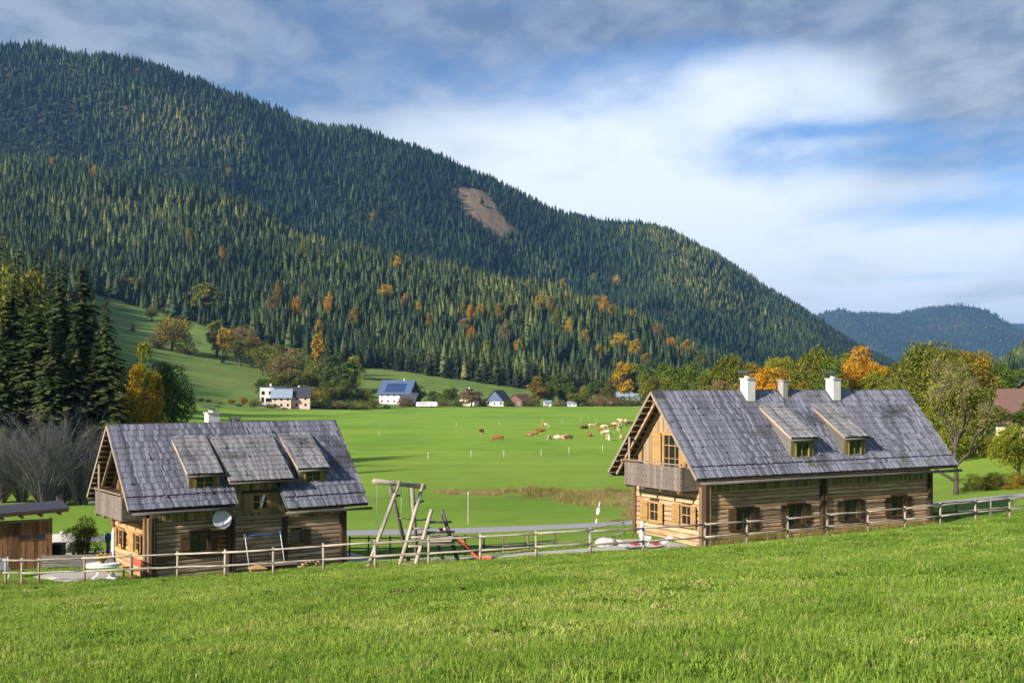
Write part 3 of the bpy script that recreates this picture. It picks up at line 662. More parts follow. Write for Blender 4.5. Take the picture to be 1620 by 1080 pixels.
def gable_roof(house, L0, L1, Wd, ridge, tan, eo_near, eo_far, near_hole=None, extra=None, shing='shingle'):
    ang = math.atan(tan); c = math.cos(ang); ym = Wd / 2
    sl_f = (ym + eo_far) / c
    # decks
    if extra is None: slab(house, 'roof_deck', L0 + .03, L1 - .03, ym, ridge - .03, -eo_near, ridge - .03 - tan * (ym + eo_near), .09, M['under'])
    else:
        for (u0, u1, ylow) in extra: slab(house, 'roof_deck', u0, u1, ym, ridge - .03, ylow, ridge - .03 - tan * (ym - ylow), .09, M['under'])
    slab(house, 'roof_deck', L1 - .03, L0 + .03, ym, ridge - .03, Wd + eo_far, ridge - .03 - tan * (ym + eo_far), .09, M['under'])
    shingles(house, 'shingle_course', L0, L1, (ym, ridge), ang, 0.0, sl_f, .40, M[shing], None, 0, -1)
    # ridge boards
    for sgn in (-1, 1):
        a = Vector((L0 - .02, ym + sgn * .13 * c - 0.02 * sgn, ridge + .07 - .13 * math.sin(ang))); b = a.copy(); b.x = L1 + .02
        beam('ridge_board', house, a, b, (0, sgn * math.sin(ang), c), .30, .03, M['gutter'], .1)
    # rake boards, battens and rafters of the overhang at the front gable
    for sgn, eo in ((-1, eo_near), (1, eo_far)):
        p0 = (L0 - .012, ym, ridge - .02); p1 = (L0 - .012, ym + sgn * (ym + eo), ridge - .02 - tan * (ym + eo))
        beam('rake_board', house, p0, p1, (0, sgn * -math.sin(ang) * -1, c), .035, .13, M['rake'], .1)
        p0 = (L1 + .012, ym, ridge - .02); p1 = (L1 + .012, ym + sgn * (ym + eo), ridge - .02 - tan * (ym + eo))
        beam('rake_board', house, p0, p1, (0, sgn * math.sin(ang), c), .035, .13, M['rake'], .1)
        for xr in (-.55, -.02):
            q0 = (xr, ym, ridge - .24); q1 = (xr, ym + sgn * (ym + eo - .12), ridge - .24 - tan * (ym + eo - .12))
            beam('rafter', house, q0, q1, (0, sgn * math.sin(ang), c), .14, .17, M['batten'], .1)
        nb = 13
        for i in range(nb):
            s = .3 + (ym + eo) / c * (i + .2) / (nb + .3); yy = ym + sgn * s * c; zz = ridge - .155 - s * math.sin(ang)
            beam('batten', house, (L0 + .02, yy, zz), (-.03, yy, zz), (0, sgn * math.sin(ang), c), .055, .06, M['batten'], .1)
    for yy, dz in ((.1, 0), (Wd - .1, 0), (Wd / 2, 0)):
        z_ = ridge - tan * abs(ym - yy) - .46
        beam('purlin', house, (L0 + .15, yy, z_), (.3, yy, z_), (0, 0, 1), .17, .19, M['post_w'], .15)
        beam('purlin', house, (L1 - 1.4, yy, z_), (L1 - .2, yy, z_), (0, 0, 1), .17, .19, M['post_w'], .15)
def dormer(house, x0, x1, ytop, ztop, ylow, zlow, yface, zface, frame_m, win=(.56, .5), shing='shingle_w', board=None, cheek=None):
    t = (ztop - zlow) / (ytop - ylow); ang = math.atan(t)
    d = MB().prism([(x0 + .10, ytop - .1, ztop - .2), (x0 + .10, ylow + .12, zlow - .13 + .12 * t), (x0 + .10, yface + .05, zlow - .2), (x0 + .10, yface + .05, zface - .5), (x0 + .10, ytop - .1, zface + .6)], (x1 - x0 - .2, 0, 0)).build('dormer', cheek or M['gutter'], house)
    slab(d, 'dormer_deck', x0, x1, ytop, ztop - .02, ylow, zlow - .02, .07, M['under'])
    shingles(d, 'shingle_course', x0 - .01, x1 + .01, (ytop, ztop + .005), ang, 0.0, (ytop - ylow) / math.cos(ang) + .05, .33, M[shing], None, 0)
    for xx in (x0 - .015, x1 + .015): beam('verge_board', d, (xx, ytop, ztop - .03), (xx, ylow, zlow - .03), (0, -math.sin(ang), math.cos(ang)), .03, .12, M['batten'], .1)
    pole('gutter', d, (x0 - .06, ylow - .05, zlow - .10), (x1 + .30, ylow - .05, zlow - .12), .05, .05, M['gutter'], 8, 1)
    cx = (x0 + x1) / 2; w, h = win
    board_run(d, 'face_board', x0 + .1, cx - w / 2, yface + .03, zface - .3, zlow - .05, board or M['olive_frame'], .16)
    board_run(d, 'face_board', cx + w / 2, x1 - .1, yface + .03, zface - .3, zlow - .05, board or M['olive_frame'], .16)
    return d
def jetty(house, x0, x1, y, z):
    pole('gutter', house, (x0, y, z), (x1, y, z - .05), .07, .07, M['gutter'], 8, 3, .006)

# --- the larger house
RH = empty('timber_house', (9, 52, 0), R_(29.4), 'long timber house with two small dormers and two white chimneys beside the sloping fence', 'house')
RW, RL, RT = 5.56, 15.6, 1.135; RZ0 = -.5
def big_house():
    h = RH; ym = RW / 2; ridge = 7.3
    # core behind the timbers
    MB().box((.15, .15, RZ0), (RL - .02, RW - .02, 3.2)).build('inner_wall', M['under'], h)
    MB().prism([(.12, .1, 3.2), (.12, RW - .1, 3.2), (.12, ym, 3.2 + RT * (ym - .1))], (RL - .16, 0, 0)).build('inner_gable', M['under'], h)
    wins = [(2.45, .72), (5.8, .72), (9.6, .75), (13.05, .76)]
    op = [(x - .5, x + .5, z, z + 1.0) for x, z in wins]
    logs(h, 'x', .2, RL - .25, RZ0, 2.62, op, lambda a, z: M['log_r'], .205, breaks=[(7.45, 7.95)])
    for k, (x, z) in enumerate(wins):
        window(h, x, z, 1.0, 1.0, 0, (0, 0), M['dkframe'], M['glass_g'])
        M0 = Matrix.Translation((x, 0, z))
        shutter(h, M0, -.98, -.52, -.02, 1.0, M['dkframe'], -.10, 'r'); shutter(h, M0, .52, .98, -.02, 1.0, M['dkframe'], -.10, 'l')
        beam('lintel', h, (x - .6, -.03, z + 1.06), (x + .6, -.03, z + 1.06), (0, 0, 1), .12, .13, M['dkframe'], .2)
    board_run(h, 'eave_board', .12, RL - .1, -.05, 2.6, 3.3, M['moss_board'], .17)
    for x, m, w in ((.10, 'post', .2), (.32, 'post_w', .10), (7.56, 'post', .17), (7.80, 'post_w', .17), (RL - .14, 'post', .3)):
        beam('corner_post', h, (x, -.03, RZ0), (x, -.03, 3.0), (0, -1, 0), w, .24, M[m], .15, .005, 3)
    # gable
    gw = [(3.84, .81), (1.27, .89)]
    op = [(y - .42, y + .42, z, z + 1.02) for y, z in gw]
    logs(h, 'y', .2, RW - .2, RZ0, 2.75, op, lambda a, z: M['log_g'], .25)
    for y, z in gw:
        window(h, -y, z, .84, 1.02, R_(-90), (0, 0), M['honey'], M['glass'], trim=.09)
        M0 = Matrix.Rotation(R_(-90), 4, 'Z') @ Matrix.Translation((-y, 0, z))
        shutter(h, M0, -.86, -.44, -.02, 1.02, M['honey'], .45, 'r'); shutter(h, M0, .44, .86, -.02, 1.02, M['honey'], .12, 'l')
    for y, m in ((.10, 'post_w'), (RW - .12, 'post_w')): beam('corner_post', h, (-.03, y, RZ0), (-.03, y, 2.85), (-1, 0, 0), .2, .22, M[m], .15, .005, 3)
    zr = lambda yy: min(ridge - .25 - RT * abs(ym - yy), 9)
    DY0, DY1, DZ = 1.68, 3.16, 5.32
    board_run(h, 'gable_board', .3, DY0, .04, 2.75, 9, M['gable_board'], .22, .03, 'y', zr)
    board_run(h, 'gable_board', DY1, RW - .3, .04, 2.75, 9, M['gable_board'], .22, .03, 'y', zr)
    board_run(h, 'gable_board', DY0, DY1, .04, DZ, 9, M['gable_board'], .22, .03, 'y', zr)
    o, M0 = window(h, -(DY0 + DY1) / 2, 2.78, DY1 - DY0, DZ - 2.78, R_(-90), (0, 0), M['honey'], M['glass'], 3, 4, False, .12, .15)
    o.name = 'balcony_door'
    shutter(h, M0, -1.36, -.76, 0.1, DZ - 2.8, M['honey'], .15, 'r'); shutter(h, M0, .76, 1.3, 0.1, DZ - 2.8, M['honey'], .15, 'l')
    balcony(h, .32, 4.85, 2.72, 3.9, -1.1, M['bal'], True)
    # roof
    c = math.cos(math.atan(RT)); L0, L1 = -1.0, 16.85
    gable_roof(h, L0, L1, RW, ridge, RT, .74, .85)
    sl = (ym + .74) / c; sb = (ym + .30) / c
    shingles(h, 'shingle_course', L0, L1, (ym, ridge), math.atan(RT), 0.0, sb, .385, M['shingle'], lambda x, y: (5.5 < x < 6.9 or 9.15 < x < 10.45) and -.05 < y < 1.9, .05)
    shingles(h, 'shingle_course', L0, L1, (ym, ridge), math.atan(RT), sb - .2, sl, .37, M['shingle'])
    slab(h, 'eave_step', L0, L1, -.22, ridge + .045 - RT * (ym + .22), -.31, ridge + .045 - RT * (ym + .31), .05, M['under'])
    jetty(h, L0 + .1, RL + 1.35, -.88, 3.10)
    beam('fascia', h, (L0 + .05, -.70, 3.26), (L1 - .05, -.70, 3.26), (0, 0, 1), .03, .14, M['under'], .1)
    jetty(h, L0 + .1, L0 + 3.1, RW + .98, 3.0)
    for x0, x1, zl in ((5.22, 6.94, 5.03), (8.84, 10.55, 5.0)):
        d = dormer(h, x0, x1, 2.19, 6.66, -.34, zl, -.2, 4.0, M['olive_frame'], (.94, .6))
        window(d, (x0 + x1) / 2, 4.02, .94, .84, 0, (0, -.2), M['olive_frame'], M['glass_g'], 2, 1, False)
    chimney(h, 4.64, 5.16, 2.2, 2.75, 6.4, 7.93, M['plaster']); chimney(h, 10.62, 11.17, 2.2, 2.75, 6.4, 7.93, M['plaster'])
    chimney(h, 7.2, 7.52, 2.35, 2.75, 6.6, 7.85, M['chim_grey'], False, False)
big_house()

# --- the smaller house
LH = empty('timber_house', (-16.5, 50, -1.07), R_(36), 'dark timber house with three dormers and a round satellite dish beside the playground', 'house')
LW, LL, LT = 5.05, 10.0, 1.088
def small_house():
    h = LH; ym = LW / 2; ridge = 6.8; RZ0 = -.9
    MB().box((.15, .15, RZ0), (LL - .02, LW - .02, 3.0)).build('inner_wall', M['under'], h)
    MB().prism([(.12, .1, 3.0), (.12, LW - .1, 3.0), (.12, ym, 3.0 + LT * (ym - .1))], (LL - .16, 0, 0)).build('inner_gable', M['under'], h)
    op = [(1.98, 2.86, .95, 1.85), (7.02, 7.66, .87, 1.62)]
    def lm(a, z): return M['log_l2'] if (a < 2 and .3 < z < 1.0 and rng.random() < .5) or (2.8 < a < 3.7 and z < 2.2) else M['log_l']
    logs(h, 'x', .2, LL - .25, RZ0, 2.5, op, lm, .20, breaks=[(3.75, 4.15), (6.56, 6.84)])
    window(h, 2.42, .95, .88, .9, 0, (0, 0), M['dkframe'], M['glass_g'])
    M0 = Matrix.Translation((2.42, 0, .95)); shutter(h, M0, -.92, -.46, 0, .9, M['dkframe'], -.1, 'r'); shutter(h, M0, .46, .86, 0, .9, M['dkframe'], -.1, 'l')
    beam('lintel', h, (1.9, -.03, 1.92), (2.95, -.03, 1.92), (0, 0, 1), .12, .13, M['dkframe'], .2)
    window(h, 7.34, .87, .64, .75, 0, (0, 0), M['olive_frame'], M['glass_g'], 1, 1)
    shutter(h, Matrix.Translation((7.34, 0, .87)), .34, .74, -.03, .78, M['gable_dark'], -.1, 'l')
    board_run(h, 'eave_board', .12, 3.75, -.05, 2.48, 3.1, M['moss_board'], .17); board_run(h, 'eave_board', 6.85, LL - .1, -.05, 2.25, 3.0, M['moss_board'], .17)
    for x, m, w in ((.10, 'post_w', .2), (.33, 'post', .13), (3.84, 'post', .17), (4.05, 'post', .17), (6.68, 'post', .24), (LL - .16, 'post', .34)):
        beam('corner_post', h, (x, -.03, RZ0), (x, -.03, 2.7 if x < 3 else 2.35), (0, -1, 0), w, .24, M[m], .15, .005, 3)
    gw = [(3.85, .98), (1.25, 1.02)]
    logs(h, 'y', .2, LW - .2, RZ0, 2.65, [(y - .4, y + .4, z, z + .85) for y, z in gw], lambda a, z: M['log_gl'], .25)
    for y, z in gw:
        window(h, -y, z, .8, .85, R_(-90), (0, 0), M['honey'], M['glass'], trim=.09)
        M0 = Matrix.Rotation(R_(-90), 4, 'Z') @ Matrix.Translation((-y, 0, z))
        shutter(h, M0, -.84, -.42, -.02, .86, M['honey'], .2, 'r'); shutter(h, M0, .42, .84, -.02, .86, M['gable_dark'], .35, 'l')
    for y in (.10, LW - .12): beam('corner_post', h, (-.03, y, RZ0), (-.03, y, 2.7), (-1, 0, 0), .2, .22, M['post_w'], .15, .005, 3)
    zr = lambda yy: min(ridge - .25 - LT * abs(ym - yy), 9)
    board_run(h, 'gable_board', .3, 1.75, .04, 2.65, 9, M['gable_board'], .22, .03, 'y', zr)
    board_run(h, 'gable_board', 2.75, LW - .3, .04, 2.65, 9, M['gable_dark'], .22, .03, 'y', zr)
    board_run(h, 'gable_board', 1.75, 2.75, .04, 4.8, 9, M['gable_dark'], .22, .03, 'y', zr)
    o, M0 = window(h, -2.25, 2.7, 1.0, 2.1, R_(-90), (0, 0), M['honey'], M['glass'], 2, 3, False, .12, .12); o.name = 'balcony_door'
    balcony(h, .12, 4.25, 2.68, 3.8, -1.1, M['bal'], False)
    # roof, cut where the middle dormer comes down to the wall
    ang = math.atan(LT); c = math.cos(ang); L0, L1 = -1.06, 10.7
    gable_roof(h, L0, L1, LW, ridge, LT, .78, .72, None, [(L0 + .03, 3.86, -.8), (3.86, 6.3, .15), (6.3, L1 - .03, -1.13)])
    hole = lambda x, y: (3.95 < x < 6.3 and y < .2) or (1.98 < x < 3.3 and 0 < y < 1.7) or (7.5 < x < 8.8 and 0 < y < 1.7) or (4.0 < x < 6.6 and 0 < y < 1.7)
    shingles(h, 'shingle_course', L0, L1, (ym, ridge), ang, 0.0, (ym + .34) / c, .36, M['shingle'], hole, .05)
    shingles(h, 'shingle_course', L0, 4.0, (ym, ridge), ang, (ym + .2) / c, (ym + .82) / c, .36, M['shingle'])
    shingles(h, 'shingle_course', 6.3, L1, (ym, ridge), ang, (ym + .34) / c, (ym + .70) / c, .36, M['shingle'], None, .05)
    shingles(h, 'shingle_course', 6.25, L1, (ym, ridge), ang, (ym + .56) / c, (ym + 1.15) / c, .40, M['shingle'])
    jetty(h, L0 + .1, 4.0, -.96, 3.02); jetty(h, 6.2, L1 + .1, -1.28, 2.62); jetty(h, L0 + .1, L0 + 2.6, LW + .85, 2.95)
    for x0, x1 in ((1.75, 3.42), (7.25, 8.92)):
        d = dormer(h, x0, x1, 2.05, 6.32, -.36, 4.62, -.24, 3.8, M['olive_frame'], (.9, .6))
        window(d, (x0 + x1) / 2, 3.86, .9, .66, 0, (0, -.24), M['olive_frame'], M['glass_g'], 2, 2, False)
    d = dormer(h, 3.67, 6.84, 1.98, 6.25, -.62, 4.22, .0, 2.7, M['olive_frame'], (2.3, 1.0), 'shingle_w', M['moss_board'], M['gutter'])
    board_run(d, 'face_board', 4.1, 6.42, .03, 3.56, 4.2, M['moss_board'], .17); board_run(d, 'face_board', 4.1, 6.42, .03, 2.36, 2.68, M['moss_board'], .17)
    board_run(d, 'face_board', 4.1, 5.0, .034, 2.68, 3.56, M['moss_board'], .17); board_run(d, 'face_board', 5.84, 6.42, .034, 2.68, 3.56, M['moss_board'], .17)
    w_, M0 = window(d, 5.42, 2.70, .84, .82, 0, (0, -.01), M['honey'], M['glass'], 2, 2)
    MB().prism([(-.05, .035, .1), (.10, .035, .1), (.30, .035, .72), (.14, .035, .72)], (0, .006, 0)).build('curtain', M['white'], w_)
    shutter(h, M0, -.86, -.44, 0, .84, M['moss_board'], -.1, 'r'); shutter(h, M0, .44, .90, 0, .84, M['moss_board'], -.1, 'l')
    beam('lintel', h, (4.5, -.04, 3.62), (6.3, -.04, 3.62), (0, 0, 1), .12, .13, M['dkframe'], .2)
    beam('base_board', h, (4.15, -.06, 2.36), (6.8, -.06, 2.36), (0, 0, 1), .06, .12, M['moss_board'], .2)
    chimney(h, 3.85, 4.43, 2.62, 3.15, 6.0, 7.30, M['plaster']); chimney(h, 5.1, 5.5, 2.65, 3.0, 6.2, 7.02, M['chim_grey'], False, False)
small_house()

# ------------------------------------------------------------------ vegetation meshes
def rot_rand(n):
    q = nrg.normal(size=(n, 4)); q /= np.linalg.norm(q, axis=1)[:, None]; w, x, y, z = q.T
    return np.stack([np.stack([1 - 2 * (y * y + z * z), 2 * (x * y - z * w), 2 * (x * z + y * w)], -1), np.stack([2 * (x * y + z * w), 1 - 2 * (x * x + z * z), 2 * (y * z - x * w)], -1), np.stack([2 * (x * z - y * w), 2 * (y * z + x * w), 1 - 2 * (x * x + y * y)], -1)], 1)
def kites(P, size, up=None):
    """a small kite-shaped leaf at every point of P; size (n,)"""
    n = len(P); Rm = rot_rand(n); base = np.array([(0, -.5, 0), (.36, .05, .08), (0, .5, 0), (-.36, .05, .08)])
    V = np.einsum('nij,kj->nki', Rm, base) * size[:, None, None] + P[:, None, :]
    return V.reshape(-1, 3), np.arange(n * 4).reshape(n, 4)
def limbs(mb, p, d, ln, r, depth, spread, tips, up=.25, n=6, k=(2, 3)):
    q = p + d * ln; m = (p + q) / 2 + Vector((rng.uniform(-1, 1), rng.uniform(-1, 1), rng.uniform(-.3, .6))) * ln * .07
    mb.tube([p, m, q], [r, r * .85, r * .68], n, cap=False); tips.append(q)
    if depth <= 0: return
    for _ in range(rng.randint(*k)):
        nd = (d + Vector((rng.uniform(-1, 1), rng.uniform(-1, 1), rng.uniform(-.35, .8))) * spread + Vector((0, 0, up))).normalized()
        limbs(mb, p.lerp(q, rng.uniform(.6, 1)), nd, ln * rng.uniform(.6, .82), r * .62, depth - 1, spread, tips, up, max(3, n - 1), k)
def broadleaf(seed, leafm, n_leaf=3500, lsize=.32, shape='round', gaps=.35, bark='bark'):
    """a 10 m tree: trunk with limbs, and a crown of leaves clumped round its twigs. returns (trunk mesh, crown mesh)"""
    rng.seed(seed); st = nrg.bit_generator.state
    mb = MB(); tips = []
    wid, hb, top = {'round': (3.9, .10, .97), 'tall': (2.6, .07, .97), 'wide': (4.9, .12, .95), 'bush': (5.0, -.35, .95), 'column': (1.8, .05, 1.0)}[shape]
    mb.tube([(0, 0, -.4), (.05, 0, 1.2), (rng.uniform(-.15, .15), rng.uniform(-.15, .15), 3.2)], [.30, .23, .19], 8, cap=False)
    for i in range(6):
        a = i * 2.4 + rng.random(); dv = Vector((math.cos(a) * .8, math.sin(a) * .8, rng.uniform(.5, 1.5))).normalized(); limbs(mb, Vector((0, 0, 1.6 + i * .5 if shape != 'bush' else .2)), dv, rng.uniform(1.5, 2.4), .11, 2, .75, tips)
    trunk = mb.mesh('trunk', M[bark], True)
    # lobes of the crown, set in the shell of an egg
    L = []; nl = {'round': 30, 'tall': 28, 'wide': 36, 'bush': 30, 'column': 24}[shape]; zc, ah = 5 * (hb + top), 5 * (top - hb)
    while len(L) < nl:
        v = Vector((rng.gauss(0, 1), rng.gauss(0, 1), rng.gauss(0, 1))).normalized(); q = rng.uniform(.35, .80); rad = wid * rng.uniform(.24, .42)
        pear = 1.0 - .12 * v.z if shape != 'bush' else 1.0
        z = zc + v.z * q * ah
        if z < .3 and shape != 'bush': continue
        L.append((v.x * q * wid * pear, v.y * q * wid * pear, z, rad))
    w = np.array([l[3] ** 2 for l in L]); w /= w.sum(); idx = nrg.choice(len(L), n_leaf, p=w); LA = np.array(L)
    v = nrg.normal(size=(n_leaf, 3)); v /= np.linalg.norm(v, axis=1)[:, None]; v[:, 2] = np.where((v[:, 2] < -.3) & (nrg.random(n_leaf) < .6), -v[:, 2], v[:, 2])
    rr = LA[idx, 3] * (.45 + .62 * nrg.random(n_leaf) ** .6)
    P = LA[idx, :3] + v * rr[:, None] * np.array([1, 1, .85]) + nrg.normal(size=(n_leaf, 3)) * .10
    keep = fbm(P[:, 0] * .8 + seed, P[:, 1] * .8 + P[:, 2] * 1.0, seed, 2) > -.62 + gaps * .9; P = P[keep]
    P = P[P[:, 2] > .05]
    V, F = kites(P, lsize * (.65 + .7 * nrg.random(len(P))))
    return trunk, np_mesh('crown', V, F, M[leafm])
def spruce(seed, n_whorl=34, per=13, seg=5, leafm='lf_spruce', droop=.5, wid=2.5, bare=.06, forest=False):
    """a 20 m spruce: trunk, and a crown of drooping tiered boughs"""
    rng.seed(seed); tr = MB(); tr.tube([(0, 0, -1), (0, 0, 8), (0, 0, 19)], [.30, .2, .03], 6 if not forest else 4, cap=False)
    V = []; F = []
    for i in range(n_whorl):
        t = (i + rng.uniform(-.3, .3)) / n_whorl; t = min(max(t, 0), 1); z = 20 * (bare + (1 - bare) * t); R0 = wid * ((1 - t) ** .82) * rng.uniform(.8, 1.15) + .12
        for b in range(max(4, int(per * (1 - .5 * t)))):
            a = rng.uniform(0, 6.283); R1 = R0 * rng.uniform(.6, 1.12); ca, sa = math.cos(a), math.sin(a); z = 20 * (bare + (1 - bare) * t) + (0 if forest else rng.uniform(-.45, .45)); drop = droop * R1 * rng.uniform(.5, 1.1)
            for k in range(seg):
                q0, q1 = k / seg, (k + 1) / seg + .12; w = R1 * (.30 if seg > 1 else .34) * (1 - .45 * q0) * rng.uniform(.8, 1.2) * (1 if not forest else 1.15)
                zz0 = z - drop * q0 ** 1.3 + .12 * R1 * q0; zz1 = z - drop * min(q1, 1.1) ** 1.3 + .12 * R1 * q1
                hang = rng.uniform(.10, .45) * w * 1.4; x0, y0, x1, y1 = ca * R1 * q0, sa * R1 * q0, ca * R1 * q1, sa * R1 * q1; n = len(V); tw = rng.uniform(-.4, .4) * w
                V += [(x0, y0, zz0 + .05), ((x0 + x1) / 2 - sa * w, (y0 + y1) / 2 + ca * w, (zz0 + zz1) / 2 - hang + tw), (x1, y1, zz1), ((x0 + x1) / 2 + sa * w, (y0 + y1) / 2 - ca * w, (zz0 + zz1) / 2 - hang - tw)]
                F.append((n, n + 1, n + 2, n + 3))
    if forest:                                   # dense inner mass of the crown
        m_ = 7; zs = [20 * (bare + .02), 20 * (bare + (1 - bare) * .45), 19.2]; rs = [wid * .62, wid * .40, .05]; n = len(V)
        for z, r in zip(zs, rs): V += [(r * math.cos(k * 6.283 / m_) * rng.uniform(.8, 1.2), r * math.sin(k * 6.283 / m_) * rng.uniform(.8, 1.2), z + rng.uniform(-.5, .5)) for k in range(m_)]
        for j in range(2):
            for k in range(m_): F.append((n + j * m_ + k, n + j * m_ + (k + 1) % m_, n + (j + 1) * m_ + (k + 1) % m_, n + (j + 1) * m_ + k))
    return tr.mesh('trunk', M['bark'], True), np_mesh('crown', np.array(V), np.array(F), M[leafm])
def plant(name, meshes, p, s, label, cat, group=None, rz=None, sx=1.0):
    o = empty(name, p, rng.uniform(0, 6.28) if rz is None else rz, label, cat, group); o.scale = (s * sx, s * sx, s)
    link('trunk', meshes[0], o); link('crown', meshes[1], o); return o
def scatter(name, P, rz, sc, tint, idx, variants, kind='stuff', tilt=None):
    """one mass of plants: geometry-node instances of a few meshes"""
    me = bpy.data.meshes.new(name); me.vertices.add(len(P)); me.vertices.foreach_set('co', np.asarray(P, np.float32).ravel())
    A = me.attributes.new('rot', 'FLOAT_VECTOR', 'POINT'); rv = np.zeros((len(P), 3), np.float32); rv[:, 2] = rz
    if tilt is not None: rv[:, :2] = tilt
    A.data.foreach_set('vector', rv.ravel())
    A = me.attributes.new('scl', 'FLOAT_VECTOR', 'POINT'); A.data.foreach_set('vector', np.asarray(sc, np.float32).ravel())
    A = me.attributes.new('tint', 'FLOAT', 'POINT'); A.data.foreach_set('value', np.asarray(tint, np.float32))
    A = me.attributes.new('vid', 'INT', 'POINT'); A.data.foreach_set('value', np.asarray(idx, np.int32))
    o = link(name, me); ng = bpy.data.node_groups.new(name, 'GeometryNodeTree')
    ng.interface.new_socket('Geometry', in_out='INPUT', socket_type='NodeSocketGeometry'); ng.interface.new_socket('Geometry', in_out='OUTPUT', socket_type='NodeSocketGeometry')
    N, Lk = ng.nodes, ng.links; gi, go = N.new('NodeGroupInput'), N.new('NodeGroupOutput'); iop = N.new('GeometryNodeInstanceOnPoints'); g2 = N.new('GeometryNodeGeometryToInstance')
    for v in variants[::-1]:
        oi = N.new('GeometryNodeObjectInfo'); oi.inputs['Object'].default_value = v; Lk.new(oi.outputs['Geometry'], g2.inputs[0])
    def attr(nm, dt):
        a = N.new('GeometryNodeInputNamedAttribute'); a.data_type = dt; a.inputs[0].default_value = nm; return a.outputs[0]
    Lk.new(gi.outputs[0], iop.inputs['Points']); Lk.new(g2.outputs[0], iop.inputs['Instance']); iop.inputs['Pick Instance'].default_value = True
    Lk.new(attr('vid', 'INT'), iop.inputs['Instance Index']); Lk.new(attr('rot', 'FLOAT_VECTOR'), iop.inputs['Rotation']); Lk.new(attr('scl', 'FLOAT_VECTOR'), iop.inputs['Scale'])
    Lk.new(iop.outputs[0], go.inputs[0]); md = o.modifiers.new('scatter', 'NODES'); md.node_group = ng
    return tag(o, kind=kind)
def source(me):                                  # a mesh kept out of the scene, for scattering
    return bpy.data.objects.new('source_' + me.name, me)
def joined(tm, cm, nm):
    """trunk and crown meshes as one mesh with two materials (for far woods)"""
    bm = bmesh.new(); bm.from_mesh(tm); nf = len(bm.faces); bm.from_mesh(cm); bm.faces.ensure_lookup_table()
    for f in bm.faces[nf:]: f.material_index = 1
    me = bpy.data.meshes.new(nm); bm.to_mesh(me); bm.free(); me.materials.append(tm.materials[0]); me.materials.append(cm.materials[0]); return me

